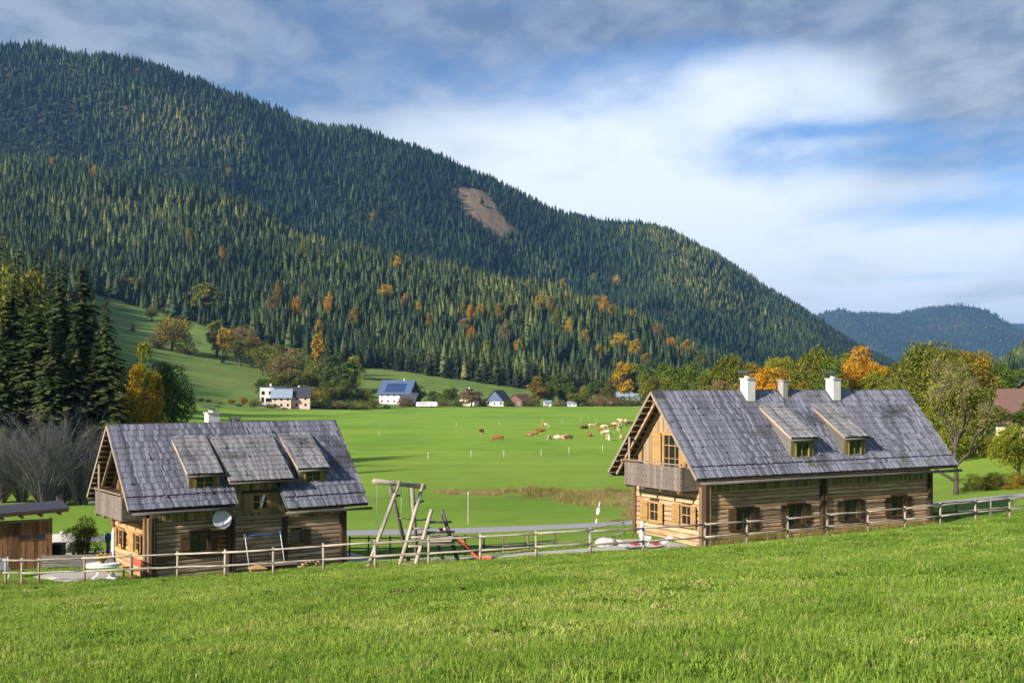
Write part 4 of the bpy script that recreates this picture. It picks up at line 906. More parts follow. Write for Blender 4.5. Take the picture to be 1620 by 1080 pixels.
# ------------------------------------------------------------------ the mountain wood
FV = []
for i in range(6):
    tm, cm = spruce(100 + i, 13, 9, 1, 'lf_forest', (.55, .7, .6, .5, .65, .55)[i], (3.9, 3.4, 4.2, 3.7, 3.0, 3.6)[i], (.08, .12, .05, .2, .1, .30)[i], True); FV.append(source(joined(tm, cm, 'far_spruce')))
for i in range(2):
    tm, cm = broadleaf(120 + i, 'lf_forest', 420, .95, 'round', .2); me = joined(tm, cm, 'far_broadleaf'); me.transform(Matrix.Scale(1.5, 4)); FV.append(source(me))
def project(P): return CX + FPX * P[:, 0] / P[:, 1], HY - FPX * (P[:, 2] - CAMZ) / P[:, 1]
def forest():
    out = []
    for (d0, d1, sp) in ((690, 1480, 6.7), (1480, 2900, 7.9)):
        ys = np.arange(d0, d1, sp); X, Y = np.meshgrid(np.arange(-.56 * d1, .56 * d1, sp), ys); x = X.ravel() + nrg.uniform(-.45, .45, X.size) * sp; y = Y.ravel() + nrg.uniform(-.45, .45, X.size) * sp
        k = np.abs(x / y) < .55; out.append(np.c_[x[k], y[k]])
    X, Y = np.meshgrid(np.arange(-460, -180, 8.5), np.arange(300, 830, 8.5)); x = X.ravel() + nrg.uniform(-4, 4, X.size); y = Y.ravel() + nrg.uniform(-4, 4, X.size); pp = CX + FPX * x / y
    k = (pp > -120) & (pp < np.interp(y, [300, 600, 820], [96, 106, 140]) + 10 * fbm(x / 30, y / 30, 40, 2)); out.append(np.c_[x[k], y[k]]); nl = int(k.sum())
    Q = np.concatenate(out); z = H(Q[:, 0], Q[:, 1]); P = np.c_[Q, z]; px, py = project(P); D, Z = feats(px); d = P[:, 1]; left = np.arange(len(P)) >= len(P) - nl
    keep = left | (d > D[4] + 3 + 5 * fbm(P[:, 0] / 25, P[:, 1] / 25, 77, 2)) & (d < D[9] + 70) & ~((px > 1230) & (z < 8) & (d < 1500)) & (nrg.random(len(P)) > .04 + .55 * np.clip(-fbm(P[:, 0] / 55, P[:, 1] / 80, 19, 3) * 2.2 - .62, 0, 1))
    jx = 7 * fbm(P[:, 0] / 18, P[:, 1] / 18, 23, 2); inc = in_poly(px + jx, py + jx, CLEAR) & (d > 1500); keep &= ~(inc & (nrg.random(len(P)) > .5))
    for (poly) in ([(262, 262), (325, 262), (330, 271), (268, 275)], [(462, 338), (492, 338), (496, 348), (468, 350)], [(1040, 484), (1085, 498), (1100, 512), (1050, 500)]): keep &= ~in_poly(px, py - 4, poly)
    keep &= ~((px > 1450) & (d > 1600))
    # nothing behind the crest of a nearer slope need grow: visibility on a coarse horizon table
    P = P[keep]; px, py, d, inc = px[keep], py[keep], d[keep], inc[keep]
    o = np.argsort(d); hor = np.full(420, 1e9); vis = np.zeros(len(P), bool); b = np.clip(((px + 130) / 4.5).astype(int), 0, 419); top = py - 30 / d * FPX; lastb = 0
    step = np.floor(np.log(d) * 60).astype(int)
    for s_ in np.unique(step):
        i = np.where(step == s_)[0]; vis[i] = top[i] < hor[b[i]] + 12
        np.minimum.at(hor, b[i], py[i])
    P = P[vis]; px, py, d, inc = px[vis], py[vis], d[vis], inc[vis]
    n = len(P); near = d < np.interp(px, CC[:, 0], CC[:, 2]) + 90
    h = np.where(near, nrg.uniform(9.5, 21, n), nrg.uniform(11, 23, n)) * (1 - .35 * (nrg.random(n) < .12)) * (1 + .42 * fbm(P[:, 0] / 45, P[:, 1] / 60, 8, 3))
    edge = (px > 560) & (d < np.interp(px, CXs, DE) + 45); h = np.where(edge, h * 1.12, h)
    h = np.where(inc & (nrg.random(n) > .07), nrg.uniform(1.2, 4.5, n), h)
    sc = h / 20; S3 = np.c_[sc * nrg.uniform(1.0, 1.55, n), sc * nrg.uniform(1.0, 1.55, n), sc]
    patch_ = fbm(P[:, 0] / 130, P[:, 1] / 130, 61, 3); tint = np.where(near, .19, -.10) + .28 * nrg.random(n) + .30 * np.clip(patch_, -1, 1)  # main slope tinted darker as painted cloud shade, nearer spur lighter as if sunlit
    for (cx_, cy_, wx, wy, a) in ((225, 190, 70, 60, .34), (300, 215, 70, 45, .40), (370, 245, 40, 25, .36), (110, 130, 90, 50, .20), (200, 265, 90, 18, .14), (430, 280, 60, 35, .14), (1090, 400, 80, 60, .40), (1160, 470, 90, 45, .36), (1000, 375, 80, 30, .22), (1250, 520, 70, 40, .25), (870, 436, 18, 14, .25), (560, 400, 130, 45, .07)):  # sunlit patches painted into the tint, together with yellowing larch
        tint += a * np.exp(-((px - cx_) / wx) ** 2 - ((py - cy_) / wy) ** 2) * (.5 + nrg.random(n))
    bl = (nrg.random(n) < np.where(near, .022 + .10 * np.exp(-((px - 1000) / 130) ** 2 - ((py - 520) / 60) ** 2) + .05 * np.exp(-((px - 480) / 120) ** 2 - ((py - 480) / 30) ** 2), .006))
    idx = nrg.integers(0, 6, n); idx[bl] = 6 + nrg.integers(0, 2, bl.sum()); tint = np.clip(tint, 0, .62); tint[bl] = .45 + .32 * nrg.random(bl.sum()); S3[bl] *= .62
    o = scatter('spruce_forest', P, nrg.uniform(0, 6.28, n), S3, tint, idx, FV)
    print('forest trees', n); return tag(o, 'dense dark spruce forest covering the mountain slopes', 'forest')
forest()

# far blue hills beyond the valley mouth
def far_hill(name, prof, D, depth, seed, floor=-40, dens=3500):
    pr = np.array(prof, float); xs = np.linspace(pr[0, 0], pr[-1, 0], 90); top = np.interp(xs, pr[:, 0], pr[:, 1]); zt = CAMZ + (HY - top) / FPX * D
    V = []; nr = 40
    for j in range(nr + 1):
        t = j / nr                                                # 0 foot in front, .6 crest, 1 behind
        q = math.sin(min(t / .6, 1) * math.pi / 2) ** 1.25 if t < .6 else math.cos((t - .6) / .4 * math.pi / 2)
        dd = D - depth * (.6 - t); X = (xs - CX) / FPX * D + 0 * dd
        z = floor + (zt - floor) * q; z = z + (fbm(X / 640, np.full_like(X, dd) / 640, seed, 4) * 110 + fbm(X / 230, np.full_like(X, dd) / 300, seed + 3, 3) * 30) * math.sin(math.pi * min(max(t * .95, 0), 1)) * np.clip(q, 0, 1) * (1.0 if t < .5 else .25)
        V.append(np.c_[X, np.full_like(X, dd), z])
    V = np.concatenate(V); n = len(xs); i, k = np.meshgrid(np.arange(nr), np.arange(n - 1), indexing='ij'); F = np.stack([i * n + k, i * n + k + 1, (i + 1) * n + k + 1, (i + 1) * n + k], -1).reshape(-1, 4)
    m, t, out = new_mat(name + ' wood'); co = t.new('ShaderNodeTexCoord').outputs['Object']; a = t.noise(co, .022, 5, .7); b_ = t.noise(co, .003, 4, .6)
    c = t.mix(t.maprange(b_, .5, .68), (.035, .05, .026), (.13, .10, .045)); c = t.mix(a, tuple(v * .5 for v in (.04, .05, .03)), c)
    principled(t, out, c, .95, a, .9, 14.0, .0)
    me = np_mesh(name, V, F, m); me.polygons.foreach_set('use_smooth', np.ones(len(F), bool)); o = tag(link(name, me), kind='structure')
    G = V.reshape(nr + 1, n, 3); u = nrg.uniform(0, nr * .68, dens); w = nrg.uniform(0, n - 1.001, dens); iu, iw = u.astype(int), w.astype(int); fu, fw = (u - iu)[:, None], (w - iw)[:, None]
    P = (G[iu, iw] * (1 - fu) + G[iu + 1, iw] * fu) * (1 - fw) + (G[iu, iw + 1] * (1 - fu) + G[iu + 1, iw + 1] * fu) * fw
    return P, G
hp = []
P1, G1 = far_hill('far_hill', [(1180, 575), (1260, 520), (1300, 497), (1330, 502), (1352, 499), (1392, 501), (1412, 505), (1440, 494), (1472, 490), (1500, 494), (1530, 506), (1565, 523), (1600, 548), (1650, 575), (1720, 590)], 8000, 3600, 5, -90, 9000); hp.append(P1)
P2, _ = far_hill('far_hill', [(1440, 560), (1500, 530), (1545, 520), (1580, 517), (1640, 519), (1720, 505), (1800, 520), (1900, 545)], 11800, 2600, 9, -90, 1500); hp.append(P2)
HP = np.concatenate(hp); n = len(HP); px, py = project(HP)
ok = ~in_poly(px, py, [(1338, 500), (1380, 502), (1362, 514), (1340, 512)]); HP = HP[ok]; n = len(HP)
sc = nrg.uniform(.9, 1.5, n)[:, None] * np.array([1.35, 1.35, 1]); bl = nrg.random(n) < .05
tag(scatter('far_forest', HP, nrg.uniform(0, 6.28, n), sc, np.where(bl, .45 + .3 * nrg.random(n), .05 + .3 * nrg.random(n)), np.where(bl, 6, nrg.integers(0, 6, n)), FV), 'hazy blue wood on the farthest hills', 'forest')
def alp():
    n = 10; P = hit_far = None
    V = []
    m = plain('far pasture', (.12, .22, .04), .95, .05, var=.15, scale=.02)
    # a clearing on the far hill, laid on its crest
    D = 7950; xs = np.linspace(1336, 1384, 9); V = []; F = []
    for j, (a, b_) in enumerate(((500.5, 0), (506, 40), (512, 80), (516, 110))):
        for x in xs: V.append(((x - CX) / FPX * D, D - 60 - b_, CAMZ + (HY - a - .12 * (x - 1336) * (j > 1) * -.2) / FPX * (D - 60 - b_)))
    for j in range(3):
        for k in range(8): F.append((j * 9 + k, j * 9 + k + 1, (j + 1) * 9 + k + 1, (j + 1) * 9 + k)[::-1])
    tag(link('alpine_pasture', np_mesh('alpine_pasture', np.array(V), np.array(F), m)), kind='structure')
alp()

# ------------------------------------------------------------------ trees
_cache = {}
def tree_mesh(leafm, shape, seed=0, near=False, bark='bark'):
    key = (leafm, shape, seed, near)
    if key not in _cache:
        _cache[key] = broadleaf(sum(ord(c_) * (i_ + 3) for i_, c_ in enumerate(shape + leafm)) + 131 * seed, leafm, 12000 if near else 3000, .245 if near else .44, shape, .30 if near else .22, bark)
    return _cache[key]
WIDE = {'round': 3.6, 'tall': 2.4, 'wide': 4.6, 'bush': 4.6, 'column': 1.8}
def tree(px, D, top, wpx, leafm, shape, label, name='broadleaf_tree', seed=0, near=False, group=None, cat='tree', bark='bark', base=None):
    p = at(px, D) if base is None else hit(px, base, 60)
    D = p.y; hgt = max(1.5, CAMZ + (HY - top) / FPX * D - p.z); s = hgt / 10; sx = wpx * D / FPX / (2 * WIDE[shape] * s)
    return plant(name, tree_mesh(leafm, shape, seed, near, bark), p - Vector((0, 0, .1)), s, label, cat, group, None, min(max(sx, .5), 2.2))
_sp = {}
def fir(px, D, top, label, seed=0, fat=1.0, group=None, near=True, base=None, name='spruce_tree'):
    k = (seed % 3, near)
    if k not in _sp: _sp[k] = spruce(200 + seed % 3, 52 if near else 24, 15 if near else 10, 5 if near else 2, 'lf_spruce', .55, 3.1, .05)
    p = at(px, D) if base is None else hit(px, base, 60)
    hgt = CAMZ + (HY - top) / FPX * p.y - p.z
    return plant(name, _sp[k], p - Vector((0, 0, .2)), hgt / 20, label, 'tree', group, None, fat)
# left-hand group of tall spruces
fir(22, 131, 428, 'tall dark spruce at the far left edge behind the grey thicket', 0, 1.6)
fir(60, 127, 445, 'tall dark spruce second from the left edge behind the grey thicket', 1, 1.6)
fir(98, 137, 414, 'very tall spruce with pale sunlit crown, left of the tallest one', 2, 1.5)
fir(130, 142, 404, 'tallest spruce in the dark group left of the golden tree', 0, 1.5)
fir(168, 122, 465, 'pointed lone spruce standing just left of the golden tree', 1, 1.25)
fir(38, 150, 432, 'dark spruce half hidden at the back of the left-hand group', 2, 1.2)
fir(195, 138, 560, 'short dark spruce at the foot of the pointed spruce', 0, 1.3)
fir(80, 118, 520, 'shorter dark spruce filling the front of the left-hand group', 1, 1.4)
fir(118, 120, 500, 'middling dark spruce at the front of the left-hand group', 2, 1.3)
fir(150, 128, 540, 'low dark spruce between the pointed spruce and the thicket', 0, 1.3)
for i, (x, D, t) in enumerate(((-30, 128, 420), (-75, 132, 410), (-110, 134, 430), (-150, 138, 405), (2, 120, 500))):
    fir(x, D, t, 'dark spruce in the wood that runs out past the left edge', i, 1.25, 'spruces running out past the left edge')
for i, (x, D, t) in enumerate(((5, 330, 350), (28, 320, 362), (55, 340, 368), (78, 330, 380), (100, 345, 384), (-20, 330, 340), (150, 360, 420), (135, 350, 410), (40, 300, 395), (90, 300, 402), (15, 290, 390))):
    fir(x, D, t, 'dark spruce on the rise above the left-hand tree group', i, 1.1, 'dark spruces on the left rise', False)
tree(10, 260, 404, 44, 'lf_olive', 'round', 'yellowing round tree at the left edge above the spruces')
tree(45, 240, 415, 50, 'lf_olive', 'round', 'olive round tree above the spruces near the left edge')
tree(222, 138, 548, 64, 'lf_yellow', 'round', 'golden yellow tree beside the pointed dark spruce', seed=1, near=True)
tree(225, 160, 528, 44, 'lf_ygreen', 'tall', 'yellow-green treetop rising behind the golden tree', seed=2, near=True)
tree(264, 150, 552, 74, 'lf_green', 'wide', 'green leafy tree right of the golden tree', seed=1, near=True)
tree(238, 132, 630, 74, 'lf_olive', 'bush', 'dark olive bush under the golden tree', 'bush', 1, True, cat='bush')
tree(180, 116, 640, 60, 'lf_olive', 'bush', 'shaded bush at the foot of the pointed spruce', 'bush', 2, True, cat='bush')
# bare grey thicket
def thicket_mesh(seed, n=26, fine=True):
    rng.seed(seed); mb = MB()
    for _ in range(n):
        a = rng.uniform(0, 6.28); r = rng.uniform(.05, .5); lean = rng.uniform(.08, .55); ln = rng.uniform(5.5, 9.5); p = Vector((r * math.cos(a), r * math.sin(a), 0)); pts = [p]; d = Vector((math.cos(a) * lean, math.sin(a) * lean, 1)).normalized()
        for k in range(5):
            pts.append(pts[-1] + d * ln / 5); d = (d + Vector((rng.uniform(-.14, .14) + math.cos(a) * .06, rng.uniform(-.14, .14) + math.sin(a) * .06, -.05))).normalized()
        mb.tube(pts, [.075, .062, .05, .036, .022, .008], 5, cap=False)
        for k in range(1, 6):
            for _ in range(7):
                q = pts[k].lerp(pts[k - 1], rng.random()); dd = ((pts[k] - pts[k - 1]).normalized() + Vector((rng.uniform(-.7, .7), rng.uniform(-.7, .7), rng.uniform(0, .5)))).normalized(); l2 = rng.uniform(.9, 2.2); e = q + dd * l2
                mb.tube([q, q + dd * l2 * .5, e + Vector((0, 0, -.08))], [.016, .012, .004], 3, cap=False)
                for _ in range(3):
                    q2 = q.lerp(e, rng.uniform(.3, 1)); d3 = (dd + Vector((rng.uniform(-.8, .8), rng.uniform(-.8, .8), rng.uniform(-.2, .5)))).normalized(); mb.tube([q2, q2 + d3 * rng.uniform(.4, 1.0)], [.009, .003], 3, cap=False)
    return mb.mesh('stems', M['twig'])
TH = [thicket_mesh(31), thicket_mesh(32)]
for i, (x, D, s, lb) in enumerate(((35, 104, .95, 'bare grey leafless shrub at the left end of the thicket'), (70, 101, 1.05, 'bare grey leafless shrub left of the thicket middle'), (100, 104, 1.12, 'tallest bare grey shrub in the middle of the thicket'), (128, 103, 1.0, 'bare grey shrub at the right end of the thicket near the shed-side lawn'), (2, 103, .9, 'bare grey shrub cut by the left picture edge'), (85, 108, 1.1, 'bare grey shrub hidden behind the thicket middle'))):
    o = empty('bare_shrub', at(x, D), i * 1.9, lb, 'shrub', 'bare shrubs of the grey thicket'); o.scale = (s * 1.05, s * 1.05, s * .82); link('stems', TH[i % 2], o)
# trees on the green hillside and round the hamlet
hill = [(205, 850, 437, 36, 'lf_mix', 'round', 'round yellowing tree at the top left corner of the green hillside'), (327, 800, 443, 44, 'lf_ygreen', 'tall', 'tall pale yellow tree standing on the forest edge above the hillside'),
        (272, 640, 496, 56, 'lf_mix', 'wide', 'broad dark tree with orange top in the middle of the hillside'), (250, 635, 522, 30, 'lf_brown', 'bush', 'small brown bush left of the broad orange-topped tree'), (240, 760, 482, 22, 'lf_ygreen', 'round', 'little yellow-green tree high on the hillside'),
        (343, 660, 503, 34, 'lf_ygreen', 'tall', 'yellow-green tree first in the hedge row on the hillside'), (357, 655, 515, 30, 'lf_yellow', 'tall', 'yellow tree second in the hedge row on the hillside'), (380, 645, 528, 46, 'lf_olive', 'round', 'dark olive tree third in the hedge row on the hillside'), (398, 650, 527, 30, 'lf_mix', 'round', 'golden-topped tree in the middle of the hillside hedge row'),
        (415, 625, 545, 50, 'lf_olive', 'wide', 'broad olive tree low in the hillside hedge row'), (440, 615, 555, 50, 'lf_olive', 'wide', 'broad olive bush at the lower end of the hedge row'), (462, 640, 545, 40, 'lf_brown', 'bush', 'pale brown shrub above the lower hedge row'), (385, 740, 511, 40, 'lf_brown', 'bush', 'grey-brown shrub on the upper hillside by the wood'), (478, 630, 548, 34, 'lf_green', 'bush', 'green bush above the pink house'),
        (503, 680, 521, 22, 'lf_yellow', 'tall', 'slim golden tree standing before the dark forest edge'), (525, 640, 555, 44, 'lf_green', 'round', 'green round tree right of the slim golden tree'), (548, 610, 562, 34, 'lf_green', 'tall', 'green tall tree left of the sloping meadow'), (560, 640, 560, 28, 'lf_ygreen', 'round', 'pale green tree at the left end of the sloping meadow'),
        (485, 500, 610, 44, 'lf_mix', 'round', 'brown-orange tree between the pink house and the farmhouse'), (470, 505, 618, 34, 'lf_brown', 'bush', 'russet bush right of the pink house'), (497, 498, 616, 18, 'lf_yellow', 'round', 'small bright golden tree before the olive hamlet trees'), (524, 500, 604, 40, 'lf_olive', 'round', 'olive tree midway between pink house and farmhouse'), (550, 505, 600, 36, 'lf_green', 'round', 'green tree left of the blue-roofed farmhouse'), (576, 510, 608, 34, 'lf_olive', 'round', 'olive tree next to the left wall of the farmhouse'),
        (510, 488, 626, 30, 'lf_olive', 'bush', 'low olive bush by the meadow edge'), (545, 490, 630, 36, 'lf_green', 'bush', 'low green bush by the meadow edge'), (590, 505, 628, 26, 'lf_olive', 'bush', 'low bush before the farmhouse front'), (430, 470, 636, 26, 'lf_green', 'bush', 'small green bush before the pink house'), (405, 478, 630, 30, 'lf_olive', 'bush', 'olive bush left of the white cube house'), (330, 470, 636, 30, 'lf_brown', 'bush', 'brown bush above the small house roof'), (366, 475, 632, 28, 'lf_mix', 'round', 'yellowing little tree left of the white cube house'), (385, 480, 628, 18, 'lf_orange', 'tall', 'small orange tree left of the white cube house'),
        (662, 590, 609, 26, 'lf_green', 'round', 'dark green tree at the right gable of the farmhouse'), (640, 540, 627, 26, 'lf_brown', 'bush', 'brown shrub before the farmhouse'), (688, 570, 618, 30, 'lf_green', 'round', 'green tree right of the dark barn'), (714, 575, 612, 28, 'lf_green', 'round', 'green tree left of the white gabled house'), (746, 560, 614, 34, 'lf_brown', 'round', 'brown tree standing before the white gabled house'), (783, 590, 622, 24, 'lf_olive', 'bush', 'olive bush before the grey gabled barn'),
        (851, 585, 590, 30, 'lf_mix', 'tall', 'tall orange-yellow tree right of the red-brown barn'), (868, 590, 606, 26, 'lf_olive', 'round', 'olive tree just right of the tall orange-yellow tree'), (884, 640, 585, 34, 'lf_green', 'tall', 'tall dark green tree right of the orange-yellow tree'), (906, 600, 612, 26, 'lf_brown', 'bush', 'pale brown bush before the tall dark green tree'), (926, 640, 606, 22, 'lf_ygreen', 'round', 'bright yellow-green tree in the far tree row'), (945, 620, 596, 26, 'lf_green', 'tall', 'slim green tree left of the zinc-roofed shed'), (963, 600, 604, 28, 'lf_olive', 'round', 'olive tree just left of the zinc-roofed shed'),
        (984, 640, 566, 30, 'lf_yellow', 'tall', 'tall golden tree behind the zinc-roofed shed'), (1003, 650, 570, 30, 'lf_ygreen', 'tall', 'tall yellow-green tree right of the tall golden one'), (1024, 640, 568, 30, 'lf_green', 'tall', 'tall green tree behind the ridge end of the long house'), (970, 585, 625, 24, 'lf_brown', 'bush', 'dry brown bush under the zinc-roofed shed'), (1000, 590, 622, 22, 'lf_olive', 'bush', 'olive bush right of the zinc-roofed shed'), (820, 592, 632, 18, 'lf_olive', 'bush', 'little bush before the red-brown barn'), (930, 590, 628, 30, 'lf_olive', 'bush', 'wide low bush in the far tree row'), (885, 588, 634, 22, 'lf_brown', 'bush', 'low brown bush at the far meadow edge'), (612, 520, 640, 16, 'lf_olive', 'bush', 'tiny bush at the meadow edge below the farmhouse')]
hill += [(302, 470, 634, 40, 'lf_olive', 'bush', 'olive bush at the left foot of the green hillside'), (318, 468, 638, 34, 'lf_brown', 'bush', 'brown bush left of the small house chimney'), (348, 466, 636, 40, 'lf_olive', 'bush', 'olive bush right of the small house chimney'), (378, 468, 638, 40, 'lf_green', 'bush', 'green hedge bush by the meadow edge left of the cube house'), (398, 470, 640, 34, 'lf_olive', 'bush', 'low olive hedge bush beneath the cube house'), (450, 466, 644, 34, 'lf_green', 'bush', 'dark low hedge before the pink house'), (478, 480, 634, 36, 'lf_olive', 'bush', 'olive bush at the right corner of the pink house'), (500, 484, 634, 40, 'lf_olive', 'bush', 'wide olive bush between pink house and farmhouse'), (532, 486, 634, 40, 'lf_brown', 'bush', 'wide tawny bush left of the farmhouse'), (565, 490, 630, 44, 'lf_olive', 'bush', 'wide dark bush by the farmhouse yard'),
        (420, 520, 598, 34, 'lf_green', 'round', 'green tree above the white cube house'), (440, 560, 585, 40, 'lf_olive', 'round', 'olive tree on the slope above the white cube house'), (468, 560, 580, 44, 'lf_olive', 'wide', 'broad olive tree on the slope above the pink house'), (500, 570, 572, 44, 'lf_olive', 'wide', 'broad dull tree on the slope right above the pink house'), (525, 560, 578, 40, 'lf_green', 'round', 'green tree on the slope left of the sloping meadow'), (450, 600, 562, 44, 'lf_brown', 'wide', 'grey-brown tree among the hillside scrub'), (700, 560, 626, 26, 'lf_olive', 'bush', 'olive bush right of the caravans'), (728, 556, 628, 26, 'lf_green', 'bush', 'green bush before the white gabled house'), (765, 566, 630, 22, 'lf_olive', 'bush', 'olive bush by the white caravan'), (805, 575, 630, 22, 'lf_green', 'bush', 'green bush between the two barns'), (842, 575, 626, 26, 'lf_olive', 'bush', 'olive bush at the red-brown barn'), (915, 590, 618, 34, 'lf_olive', 'round', 'small olive tree right of the tiny white hut'), (948, 588, 622, 34, 'lf_brown', 'bush', 'tawny bush left of the zinc-roofed shed'), (985, 586, 628, 34, 'lf_olive', 'bush', 'olive bush before the zinc-roofed shed'), (895, 600, 604, 34, 'lf_green', 'round', 'green tree left of the lime tree in the far row'),
        (290, 640, 520, 40, 'lf_olive', 'bush', 'olive scrub right of the broad orange-topped tree'), (365, 700, 520, 36, 'lf_olive', 'bush', 'olive scrub behind the hillside hedge row'), (405, 690, 530, 40, 'lf_mix', 'bush', 'tawny scrub behind the hillside hedge row'), (430, 680, 540, 40, 'lf_olive', 'bush', 'olive scrub at the top of the lower hedge row'), (455, 670, 540, 40, 'lf_green', 'bush', 'green scrub at the top of the lower hedge row'), (480, 660, 545, 40, 'lf_olive', 'bush', 'olive scrub below the slim golden tree')]
for i, (x, D, t, w, m, sh, lb) in enumerate(hill): tree(x, D, t - 2, w * 1.15, m, sh, lb, 'bush' if sh == 'bush' else 'broadleaf_tree', i % 2, False, 'trees round the far hamlet', 'bush' if sh == 'bush' else 'tree')
for i, (x, D, t, lb) in enumerate(((210, 690, 500, 'small lone dark spruce on the open hillside'), (541, 650, 545, 'dark spruce among the trees left of the sloping meadow'), (556, 640, 552, 'second dark spruce among the trees left of the sloping meadow'), (530, 640, 560, 'short spruce among the trees left of the sloping meadow'), (352, 640, 545, 'tiny dark spruce under the hillside hedge row'), (520, 700, 515, 'dark pointed spruce right of the slim golden tree'))):
    fir(x, D, t, lb, i, 1.3, 'spruces on the hillside', False)
# autumn trees dotted through the lower wood
dots = [(610, 462, 24, 'lf_yellow'), (505, 530, 14, 'lf_yellow'), (660, 490, 12, 'lf_yellow'), (640, 478, 12, 'lf_orange'), (628, 416, 16, 'lf_yellow'), (352, 410, 18, 'lf_mix'), (745, 505, 14, 'lf_orange'), (760, 493, 14, 'lf_yellow'), (790, 497, 14, 'lf_mix'), (853, 480, 16, 'lf_yellow'), (870, 484, 12, 'lf_mix'), (733, 492, 12, 'lf_mix'), (744, 540, 14, 'lf_orange'), (820, 555, 16, 'lf_yellow'), (980, 545, 26, 'lf_yellow'),
        (950, 560, 18, 'lf_mix'), (1005, 560, 22, 'lf_yellow'), (1085, 556, 22, 'lf_mix'), (890, 442, 12, 'lf_yellow'), (945, 470, 18, 'lf_mix'), (955, 482, 18, 'lf_orange'), (970, 490, 16, 'lf_mix'), (1000, 500, 14, 'lf_mix'), (925, 540, 18, 'lf_mix'), (900, 520, 12, 'lf_yellow'), (1040, 525, 18, 'lf_brown'), (1060, 545, 18, 'lf_orange'), (800, 530, 18, 'lf_brown'), (735, 520, 20, 'lf_brown'), (770, 565, 14, 'lf_ygreen'), (680, 512, 14, 'lf_mix'), (560, 505, 14, 'lf_mix'), (470, 490, 16, 'lf_orange'), (440, 470, 14, 'lf_mix'),
        (430, 495, 14, 'lf_brown'), (520, 488, 12, 'lf_orange'), (300, 380, 12, 'lf_mix'), (148, 268, 10, 'lf_yellow'), (83, 256, 10, 'lf_mix'), (480, 400, 10, 'lf_ygreen'), (362, 268, 12, 'lf_mix'), (590, 335, 12, 'lf_mix'), (940, 432, 10, 'lf_ygreen'), (975, 435, 10, 'lf_yellow'), (880, 510, 16, 'lf_olive'), (1020, 575, 20, 'lf_mix'), (1110, 575, 22, 'lf_olive')]
nm = {'lf_yellow': 'golden', 'lf_orange': 'orange', 'lf_mix': 'yellow-brown', 'lf_brown': 'pale brown', 'lf_ygreen': 'lime green', 'lf_olive': 'olive'}
for i, (x, y, w, m) in enumerate(dots):
    p = hit(x, y + 22, 650); hgt = rng.uniform(20, 26) if p.y < 1500 else 26
    s = hgt / 10; sx = w * 1.0 * p.y / FPX / (2 * WIDE['round'] * s)
    plant('broadleaf_tree', tree_mesh(m, 'round', i % 2), p + Vector((0, 0, 2)), s, f'{nm[m]} broadleaf tree dotted among the dark spruces of the mountain wood', 'tree', f'{nm[m]} trees dotted through the wood', None, min(max(sx, .45), 1.4))
# front row of the wood above the sloping meadow: single spruces
x = 566.0; k = 0
while x < 1120:
    De = float(np.interp(x, CXs, DE)); p = at(x, De + rng.uniform(-2, 6)); hgt = rng.uniform(19, 27); fir(x, p.y, HY - (p.z + hgt - CAMZ) / p.y * FPX, 'dark spruce in the front row of the wood above the sloping meadow', k, rng.uniform(.85, 1.15), 'front row of the wood', False); x += rng.uniform(8, 12.5); k += 1
